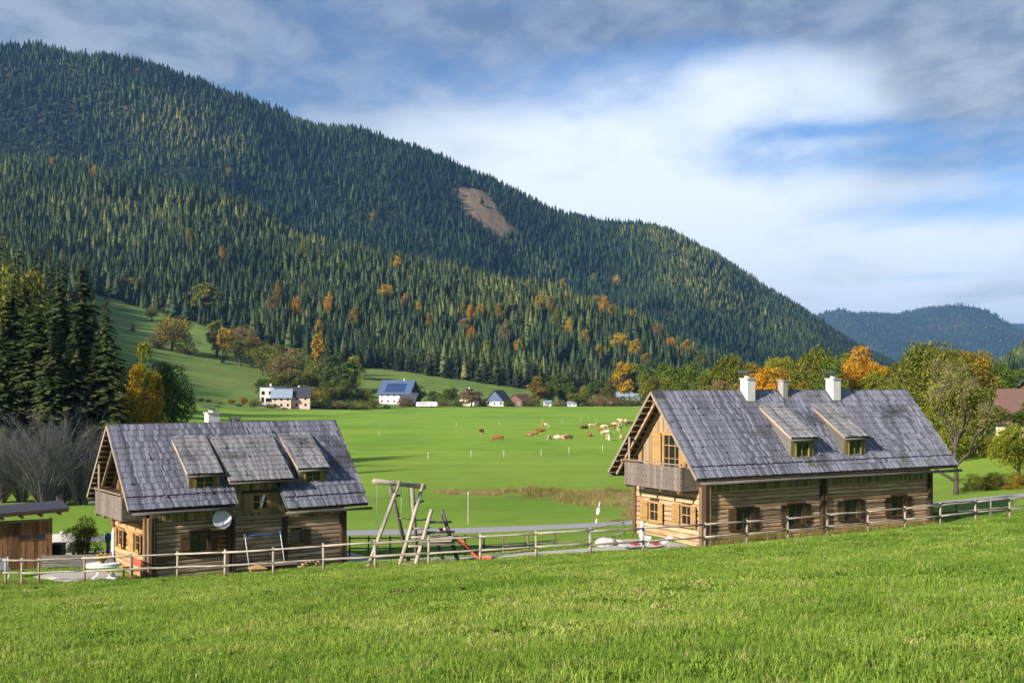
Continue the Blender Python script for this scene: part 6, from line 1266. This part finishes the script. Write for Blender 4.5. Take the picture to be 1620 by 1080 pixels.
# ------------------------------------------------------------------ cows
def skin_mesh(verts, edges, radii, name, mat):
    me = bpy.data.meshes.new(name); me.from_pydata(verts, edges, []); o = bpy.data.objects.new(name, me); COL.objects.link(o)
    md = o.modifiers.new('skin', 'SKIN'); o.modifiers.new('sub', 'SUBSURF').levels = 1
    for i, r in enumerate(radii): me.skin_vertices[0].data[i].radius = r if hasattr(r, '__len__') else (r, r)
    me.skin_vertices[0].data[0].use_root = True
    dg = bpy.context.evaluated_depsgraph_get(); out = bpy.data.meshes.new_from_object(o.evaluated_get(dg)); out.name = name
    bpy.data.objects.remove(o); out.materials.clear(); out.materials.append(mat); out.polygons.foreach_set('use_smooth', [True] * len(out.polygons)); return out
def cow_meshes(mat, lying, graze):
    B = [(-.05, 0, 1.02), (-.75, 0, 1.08), (-1.0, 0, 1.12), (.55, 0, 1.0), (.85, 0, 1.08)]; r = [(.34, .37), (.33, .34), (.2, .22), (.33, .38), (.22, .3)]; e = [(0, 1), (1, 2), (0, 3), (3, 4)]
    if graze: N = [(1.12, .0, .82), (1.30, .02, .42), (1.42, .03, .20), (1.52, .03, .10)]
    else: N = [(1.10, 0, 1.22), (1.32, .02, 1.38), (1.55, .04, 1.30), (1.74, .05, 1.18)]
    k = len(B); B += N; r += [(.16, .22), (.15, .18), (.12, .14), (.085, .09)]; e += [(4, k), (k, k + 1), (k + 1, k + 2), (k + 2, k + 3)]
    h = k + 1
    for s_ in (-1, 1):
        k = len(B); q = Vector(B[h]); B += [tuple(q + Vector((-.02, s_ * .2, .03))), tuple(q + Vector((.03, s_ * .10, .20)))]; r += [(.035, .06), (.025, .025)]; e += [(h, k), (h, k + 1)]
    for s_ in (-1, 1):
        for (j, x, fx) in ((3, .62, .06), (1, -.78, -.05)):
            k = len(B)
            if not lying: B += [(x, s_ * .2, .72), (x + fx, s_ * .2, .38), (x + .0, s_ * .2, .05)]; r += [(.13, .12), (.065, .065), (.06, .06)]
            else: B += [(x, s_ * .26, .78), (x + (.42 if x > 0 else .35), s_ * .34, .70), (x + (.1 if x > 0 else .62), s_ * .38, .66)]; r += [(.13, .12), (.07, .07), (.055, .055)]
            e += [(j, k), (k, k + 1), (k + 1, k + 2)]
    k = len(B); B += [(-1.1, 0, .85), (-1.12, 0, .5)]; r += [(.03, .03), (.045, .045)]; e += [(2, k), (k, k + 1)]
    me = skin_mesh(B, e, r, 'cow', mat)
    if lying: me.transform(Matrix.Translation((0, 0, -.62)))
    return me
def hide(name, a, b, thr):
    m, t, out = new_mat(name); co = t.new('ShaderNodeTexCoord').outputs['Object']; oi = t.new('ShaderNodeObjectInfo').outputs['Random']
    off = t.new('ShaderNodeCombineXYZ'); [t.put(off.inputs[i], t.math('MULTIPLY', oi, 9.0 + i)) for i in range(3)]
    n = t.noise(t.vmath('ADD', co, off.outputs[0]), 1.1, 2, .4); c = t.mix(t.maprange(n, thr, thr + .05), a, b); principled(t, out, c, .8, None, spec=.2); return m
HB = hide('brown hide', (.26, .09, .03), (.20, .065, .022), .55); HP_ = hide('brown and white hide', (.60, .50, .38), (.30, .11, .04), .42); HC = hide('cream hide', (.46, .28, .14), (.60, .50, .38), .55); HD = hide('dark hide', (.06, .035, .02), (.12, .06, .03), .5); HW = hide('white hide', (.58, .50, .40), (.34, .14, .055), .50)
CM = {}
herd = [(762, 688, HP_, 0, 0, 250, 'brown and white cow standing at the left end of the herd'), (788, 699, HB, 0, 1, 185, 'plain brown cow grazing second from the left'), (840, 690, HP_, 1, 0, 20, 'brown and white cow lying right of the grazing brown one'), (861, 677, HW, 0, 1, 10, 'white cow grazing behind the lying ones in the middle'), (856, 683, HB, 1, 0, 200, 'brown cow lying just before the white grazing one'), (869, 695, HC, 1, 0, 260, 'cream cow lying alone in the middle of the herd'), (885, 694, HC, 1, 0, 5, 'cream cow lying with a dark one at its side'), (897, 694, HD, 1, 0, 170, 'dark brown cow lying beside the cream one'),
        (924, 678, HD, 1, 0, 30, 'dark calf lying left of the cream standing cow'), (937, 678, HC, 0, 0, 15, 'cream cow standing apart left of the main group'), (933, 690, HB, 1, 0, 100, 'small brown calf lying alone before the main group'), (957, 680, HP_, 0, 1, 200, 'brown and white cow at the left of the main group'), (967, 679, HB, 0, 0, 190, 'brown cow in the middle of the main group'), (974, 676, HC, 0, 0, 8, 'cream cow at the back of the main group'), (980, 682, HW, 0, 0, 60, 'white cow facing out of the main group'), (986, 671, HW, 0, 0, 170, 'white cow behind the main group'), (996, 675, HD, 0, 1, 12, 'dark brown cow at the right end by the roof edge'), (957, 690, HP_, 0, 0, 185, 'red and white cow standing before the main group'), (962, 697, HW, 0, 1, 275, 'white and brown cow nearest of the main group'), (983, 694, HC, 1, 0, 90, 'cream cow lying by the roof edge')]
for x, y, m, ly, gr, ang, lb in herd:
    k = (m.name, ly, gr)
    if k not in CM: CM[k] = cow_meshes(m, ly, gr)
    tag(link('cow', CM[k], None, hit(x, y, 120), R_(ang), rng.uniform(.98, 1.12)), lb, 'cow', 'cows on the pasture')

# ------------------------------------------------------------------ far buildings
def farmhouse(name, label, px, D, w, dp, hw, hr, rz, wall, roof, nwin=(3, 2), storeys=2, gable=None, over=.6, solar=False, base=None, chim=True, cat='house', win=(1.0, 1.2)):
    """w along local x (ridge direction), dp depth; front wall at y=-dp/2 facing the viewer when rz=0"""
    p = at(px, D); g = empty(name, p - Vector((0, 0, .2)), R_(rz), label, cat)
    x, y = w / 2, dp / 2
    MB().box((-x, -y, -1.5), (x, y, hw)).build('wall', wall, g)
    for sx in (-1, 1): MB().prism([(sx * (x - .06), -y, hw), (sx * (x - .06), y, hw), (sx * (x - .06), 0, hw + hr)], (.12 * sx, 0, 0) if sx > 0 else (-.12, 0, 0)).build('gable', gable or wall, g)
    t = hr / y; th = .22
    for sy in (-1, 1):
        MB().prism([(-x - over, 0, hw + hr + .12), (-x - over, sy * (y + over), hw - t * over + .12), (-x - over, sy * (y + over), hw - t * over + .12 + th), (-x - over, 0, hw + hr + .12 + th)], (w + 2 * over, 0, 0)).build('roof', roof, g)
        MB().tube([(-x - over, sy * (y + over + .05), hw - t * over + .1), (x + over, sy * (y + over + .05), hw - t * over + .1)], .09, 6).build('gutter', M['lead'], g)
    if solar:
        c, sn = 1 / math.hypot(1, t), t / math.hypot(1, t)
        for i in range(6):
            for j in range(2):
                u0, s0 = -w * .33 + i * w * .11, .25 + j * .32; L_ = (y + over) / c
                a = [(u0, -(s0 * L_) * c, hw + hr + .36 - s0 * L_ * sn + .04), (u0 + w * .105, -(s0 * L_) * c, hw + hr + .36 - s0 * L_ * sn + .04), (u0 + w * .105, -((s0 + .29) * L_) * c, hw + hr + .36 - (s0 + .29) * L_ * sn + .04), (u0, -((s0 + .29) * L_) * c, hw + hr + .36 - (s0 + .29) * L_ * sn + .04)]
                MB().prism(a, (0, 0, .06)).build('solar_panel', M['solar'], g)
    def wn(M0):
        a, b = win; f = MB().box((-a / 2 - .12, -.05, -.12), (a / 2 + .12, .02, b + .12)).build('window', M['white'], g); f.matrix_local = M0
        MB().box((-a / 2, -.075, 0), (a / 2, -.052, b)).build('pane', M['glass'], f)
    sh = hw / storeys
    for s_ in range(storeys):
        for i in range(nwin[0]): wn(Matrix.Translation((-x + w * (i + .5) / nwin[0], -y, sh * s_ + sh * .38)))
        for i in range(nwin[1]):
            for sx, ang in ((-1, -90), (1, 90)): wn(Matrix.Translation((sx * x, -y + dp * (i + .5) / nwin[1], sh * s_ + sh * .38)) @ Matrix.Rotation(R_(ang), 4, 'Z'))
    if chim: MB().box((w * .15, .2, hw + hr * .6), (w * .15 + .7, .9, hw + hr + 1.0)).build('chimney', M['plaster'], g)
    return g
farmhouse('farmhouse', 'large white farmhouse with solar panels on its blue roof below the wood', 631, 575, 17, 12, 6.2, 6.0, -18, M['plaster'], M['roof_slate'], (5, 3), 2, M['post'], 1.0, True)
farmhouse('farm_barn', 'small dark-roofed barn before the blue-roofed farmhouse', 648, 545, 8, 6, 2.8, 3.2, -20, M['post'], M['roof_dk'], (2, 1), 1, chim=False, cat='barn')
farmhouse('pink_house', 'pinkish house with grey roof beside the white cube house', 463, 478, 15, 9, 5.2, 3.6, 8, M['plaster_p'], M['roof_dk'], (4, 2), 2)
g = farmhouse('pink_house_annex', 'lower pink wing with blue-grey roof joined to the white cube house', 446, 474, 8, 7, 4.8, 3.2, 8, M['plaster_p'], M['roof_zn'], (3, 1), 2, chim=False)
def cube_house():
    g = empty('cube_house', at(428, 486) - Vector((0, 0, .3)), R_(10), 'white flat-roofed cube house at the foot of the green hillside', 'house')
    MB().box((-4.4, -4, -1), (4.4, 4, 8.2)).build('wall', M['plaster'], g); MB().box((-4.7, -4.3, 8.2), (4.7, 4.3, 8.55)).build('flat_roof', M['roof_slate'], g); MB().box((-.4, 0, 8.55), (.4, .8, 9.8)).build('chimney', M['plaster'], g)
    for x, z, w, h in ((-3.2, 1.6, 1.0, 2.2), (-.6, 1.8, 2.4, 1.6), (2.6, 1.8, 1.4, 1.6), (-3.0, 5.0, 1.2, 1.4), (.4, 5.0, 1.8, 1.4), (2.9, 5.0, 1.2, 1.4)):
        f = MB().box((x - w / 2 - .1, -4.05, z - .1), (x + w / 2 + .1, -3.98, z + h + .1)).build('window', M['lead'], g); MB().box((x - w / 2, -4.08, z), (x + w / 2, -4.052, z + h)).build('pane', M['glass'], f)
cube_house()
farmhouse('white_house', 'white gabled house with brown roof behind the brown tree', 742, 580, 11, 9, 3.6, 5.0, 72, M['plaster_c'], M['roof_br'], (2, 2), 1)
farmhouse('gabled_barn', 'steep grey-roofed barn with white base in the middle of the hamlet', 789, 585, 10, 11, 2.6, 5.6, 64, M['plaster'], M['roof_dk'], (1, 3), 1, M['roof_slate'], chim=False, cat='barn')
farmhouse('red_barn', 'long low red-brown barn left of the tall orange-yellow tree', 824, 590, 12, 10, 3.0, 3.2, 55, M['barn'], M['roof_br'], (2, 2), 1, M['barn'], chim=False, cat='barn')
farmhouse('garden_hut', 'tiny white hut under the olive tree at the far meadow edge', 866, 585, 3.6, 3, 2.2, 1.0, 10, M['plaster'], M['roof_zn'], (1, 1), 1, chim=False, cat='hut', over=.3, win=(.7, .8))
farmhouse('garden_hut', 'tiny white hut in the middle of the far tree row', 905, 590, 5, 3, 1.8, .8, -8, M['plaster'], M['roof_zn'], (2, 1), 1, chim=False, cat='hut', over=.3, win=(.7, .8))
farmhouse('zinc_shed', 'pale zinc-roofed shed between the trees left of the long house', 981, 640, 14, 9, 4.6, 2.6, -6, M['plaster'], M['roof_zn'], (4, 1), 1, chim=False, cat='shed')
farmhouse('zinc_barn', 'grey zinc-roofed barn cut off by the gable of the long house', 1015, 600, 12, 9, 3.0, 3.6, 5, M['barn'], M['roof_zn'], (3, 1), 1, chim=False, cat='barn')
farmhouse('brown_roof_house', 'yellow house with steep brown roof at the right edge', 1652, 142, 10, 8, 2.0, 3.6, -35, M['plaster_c'], M['roof_br'], (3, 2), 1, over=.7)
farmhouse('dark_barn', 'dark flat-pitched barn roof left of the upper right farmhouse', 1592, 205, 7, 6, 2.5, 1.6, 10, M['post'], M['roof_dk'], (2, 1), 1, chim=False, cat='barn')
farmhouse('upper_farmhouse', 'white and brown farmhouse with dark roof at the upper right edge', 1630, 215, 9, 9, 4.2, 4.0, 68, M['plaster'], M['roof_dk'], (2, 2), 2, M['gable_dark'], 1.0)
def caravan(px, D, rz, label, L_=5.0):
    g = empty('caravan', at(px, D), R_(rz), label, 'caravan'); z0 = .45
    P = [(-L_ / 2, z0), (L_ / 2 - .2, z0), (L_ / 2, z0 + .9), (L_ / 2 - .35, z0 + 2.0), (-L_ / 2 + .35, z0 + 2.05), (-L_ / 2, z0 + 1.2)]
    MB().prism([(x, -1.1, z) for x, z in P], (0, 2.2, 0)).build('body', M['white'], g)
    for x in (-1.3, .2, 1.5): MB().box((x - .4, -1.13, z0 + 1.0), (x + .4, -1.102, z0 + 1.55)).build('window', M['glass'], g)
    for y in (-1.0, 1.0): o = MB().lathe([(.33, -.1), (.33, .1)], 14).build('wheel', M['black'], g, (0, y, .33)); o.rotation_euler = (R_(90), 0, 0)
    MB().tube([(L_ / 2, 0, .45), (L_ / 2 + 1.1, 0, .45)], .06, 6).build('drawbar', M['steel'], g)
caravan(668, 540, 10, 'white caravan right of the small dark-roofed barn', 6); caravan(683, 546, -6, 'second white caravan half behind the green tree', 6)
caravan(757, 570, 5, 'white caravan between the brown tree and the grey gabled barn', 5)

# ------------------------------------------------------------------ grass and reeds
def clump_mesh(seed, n, rad, h0, h1, w, mat, lean=.5):
    g = np.random.default_rng(seed); V = []; F = []
    for i in range(n):
        a, r = g.uniform(0, 6.28), rad * math.sqrt(g.random()); x, y = r * math.cos(a), r * math.sin(a); h = g.uniform(h0, h1); b = g.uniform(0, 6.28); ln = lean * g.uniform(.1, 1.2) * h; dx, dy = math.cos(b) * ln, math.sin(b) * ln; c = g.uniform(0, 6.28); ux, uy = math.cos(c) * w * g.uniform(.6, 1.2), math.sin(c) * w * g.uniform(.6, 1.2); k = len(V)
        V += [(x - ux, y - uy, -.02), (x + ux, y + uy, -.02), (x + dx * .35 + ux * .8, y + dy * .35 + uy * .8, h * .6), (x + dx * .35 - ux * .8, y + dy * .35 - uy * .8, h * .6), (x + dx, y + dy, h * (1 - .25 * (ln / h)))]
        F += [(k, k + 1, k + 2, k + 3), (k + 3, k + 2, k + 4, k + 4)]
    me = bpy.data.meshes.new('tuft'); me.from_pydata(V, [], [f if f[2] != f[3] else f[:3] for f in F]); me.update(); me.materials.append(mat); return source(me)
def clear_of(x, y, m=.12):
    ok = np.ones(len(x), bool)
    for (o, ang, Lx, Ly) in (((9, 52), 29.4, 15.6, 5.56), ((-16.5, 50), 36, 10, 5.05)):
        c, s_ = math.cos(R_(ang)), math.sin(R_(ang)); u = (x - o[0]) * c + (y - o[1]) * s_; v = -(x - o[0]) * s_ + (y - o[1]) * c; ok &= ~((u > -m) & (u < Lx + m) & (v > -m) & (v < Ly + m))
    ok &= (dist_line(x, y, PATHS) > 1.0 + .25 * fbm(x * 1.3, y * 1.3, 12, 2)) & (dist_line(x, y, ROADS) > 2.2)
    ok &= (np.hypot((x - 6.6) / 2.0, (y - 52.2) / 1.9) > 1) & (np.hypot((x + 19.6) / 2.1, (y - 50.2) / 1.8) > 1); return ok
GV = [clump_mesh(1, 44, .19, .04, .11, .0042, M['blade'], 1.1), clump_mesh(2, 40, .17, .03, .085, .005, M['blade'], 1.3), clump_mesh(3, 34, .19, .05, .14, .0038, M['blade'], .95), clump_mesh(4, 30, .16, .025, .06, .010, M['blade'], 1.5), clump_mesh(5, 8, .13, .12, .25, .0028, M['blade'], .8)]
def clod_mesh(seed):
    g = np.random.default_rng(seed); bm = bmesh.new(); bmesh.ops.create_icosphere(bm, subdivisions=2, radius=1)
    for v in bm.verts: v.co *= 1 + .5 * (g.random() - .5); v.co.z *= .6
    me = bpy.data.meshes.new('clod'); bm.to_mesh(me); bm.free(); me.materials.append(M['soil']); return source(me)
def clods():
    spots = [(375, 918), (395, 922), (260, 920), (140, 956), (155, 952), (100, 958), (300, 940), (560, 911), (530, 918), (612, 907), (645, 906), (655, 908), (662, 935), (490, 925), (945, 920), (955, 922), (797, 893), (878, 904), (900, 903), (1007, 944), (1090, 978), (720, 936), (640, 940), (235, 930), (480, 915), (1510, 1048), (785, 1000), (420, 940), (60, 930), (330, 915), (870, 905), (1380, 1050)]
    X = []; Y = []; S_ = []
    for i, (px, py) in enumerate(spots):
        p = hit(px, py, 6)
        for _ in range(rng.randint(2, 7)): X.append(p.x + rng.gauss(0, .22)); Y.append(p.y + rng.gauss(0, .22)); S_.append(rng.uniform(.035, .095) * (.5 if p.y < 20 else 1))
    x, y, s = np.array(X), np.array(Y), np.array(S_); n = len(x)
    global CLOD; CLOD = np.c_[x, y]
    tag(scatter('molehill_soil', np.c_[x, y, H(x, y) + s * .25], nrg.uniform(0, 6.28, n), np.c_[s, s, s], np.zeros(n), nrg.integers(0, 2, n), [clod_mesh(1), clod_mesh(2)]), 'small dark heaps of loose soil in the grass', 'soil')
clods()

def lawn():
    P = []
    for (d0, d1, dens) in ((7.5, 14, 55), (14, 22, 34), (22, 32, 20), (32, 48, 11), (48, 66, 5)):
        wmax = .74 * d1; n = int((d1 - d0) * 2 * wmax * dens); x = nrg.uniform(-wmax, wmax, n); y = nrg.uniform(d0, d1, n); k = np.abs(x) < .72 * y + 1; P.append(np.c_[x[k], y[k]])
    Q = np.concatenate(P); Q = Q[clear_of(Q[:, 0], Q[:, 1])]; x, y = Q.T
    bare = fbm(x * .9, y * .9, 91, 3); k = (nrg.random(len(x)) < np.clip(1.4 + bare * 1.7, .2, 1)); x, y = x[k], y[k]
    k = np.ones(len(x), bool)
    for q in CLOD: k &= np.hypot(x - q[0], y - q[1]) > .10
    x, y = x[k], y[k]; z = H(x, y); n = len(x)
    pat = fbm(x / 2.2, y / 2.2, 50, 3); big = fbm(x / 9, y / 14, 52, 2)
    tint = np.clip(.22 + .40 * pat + .22 * big + nrg.normal(size=n) * .11, 0, .74)
    clover = fbm(x / 1.1, y / 1.1, 58, 2) > .34; tint[clover] = np.clip(tint[clover] * .45, 0, .2)
    dry = (nrg.random(n) < .05) & ~clover; tint[dry] = nrg.uniform(.62, .9, dry.sum())
    idx = np.where(pat > .25, nrg.choice([1, 3], n), nrg.choice([0, 1, 2], n)); idx[clover] = 3; idx[nrg.random(n) < .07] = 4
    s = nrg.uniform(.7, 1.25, n) * (1 + .15 * np.clip((y - 16) / 26, 0, 1)) * (1 + .28 * fbm(x / 1.6, y / 1.6, 54, 2)); S3 = np.c_[s * (1 + .5 * np.clip((y - 16) / 24, 0, 1)), s * (1 + .5 * np.clip((y - 16) / 24, 0, 1)), s * np.where(y > 46, .75, 1)]
    o = scatter('meadow_grass', np.c_[x, y, z], nrg.uniform(0, 6.28, n), S3, tint, idx, GV); print('tufts', n); tag(o, 'short lush grass of the sloping foreground meadow', 'grass')
lawn()
RV = [clump_mesh(11, 26, .30, .35, .85, .012, M['reed'], .35), clump_mesh(12, 22, .32, .25, .65, .014, M['reed'], .5)]
def reeds():
    x = nrg.uniform(-12, 22, 15000); y = nrg.uniform(84, 124, 15000); k = reed_mask(x, y) & (nrg.random(15000) < np.clip(.42 + 1.1 * fbm(x / 3.5, y / 6, 66, 3), .03, 1)); x, y = x[k], y[k]; n = len(x)
    t = np.clip(.35 + .5 * fbm(x / 4, y / 6, 67, 3) + .1 * nrg.normal(size=n), 0, .8); s = nrg.uniform(.3, .95, n) * (1 + .8 * fbm(x / 4, y / 7, 68, 2))
    tag(scatter('dry_reeds', np.c_[x, y, H(x, y)], nrg.uniform(0, 6.28, n), np.c_[s * 1.3, s * 1.3, s], t, nrg.integers(0, 2, n), RV), 'patch of dry brown reeds beyond the road', 'reeds')
    # rough dry stalks along the wall of the long house and the fence feet
    u = nrg.uniform(.2, 15.4, 420); v = -np.abs(nrg.normal(size=420)) * .35 - .12; a = R_(29.4); x = 9 + u * math.cos(a) - v * math.sin(a); y = 52 + u * math.sin(a) + v * math.cos(a)
    fx = np.array([p[0] for p in FP]); fy = np.array([p[1] for p in FP]); x = np.r_[x, np.repeat(fx, 14) + nrg.normal(size=len(fx) * 14) * .16]; y = np.r_[y, np.repeat(fy, 14) + nrg.normal(size=len(fx) * 14) * .14]; n = len(x)
    s = nrg.uniform(.35, .85, n); s[420:] *= .55
    tag(scatter('rough_stalks', np.c_[x, y, H(x, y)], nrg.uniform(0, 6.28, n), np.c_[s * .6, s * .6, s], nrg.uniform(.0, .35, n), nrg.integers(0, 2, n), RV), 'rough dry stalks at the wall and fence feet', 'grass')
reeds()
# ------------------------------------------------------------------ the air
def haze():
    mb = MB().box((-15000, -15000, -470), (15000, 15000, 790))
    m, t, out = new_mat('valley haze'); v = t.new('ShaderNodeVolumePrincipled'); v.inputs['Color'].default_value = (.24, .52, 1.0, 1); v.inputs['Density'].default_value = HAZE; v.inputs['Anisotropy'].default_value = .2
    t.l.new(v.outputs[0], out.inputs['Volume'])
    tag(mb.build('haze', m), 'thin blue haze filling the valley air', 'haze', kind='stuff')
HAZE = 6.6e-5
haze()
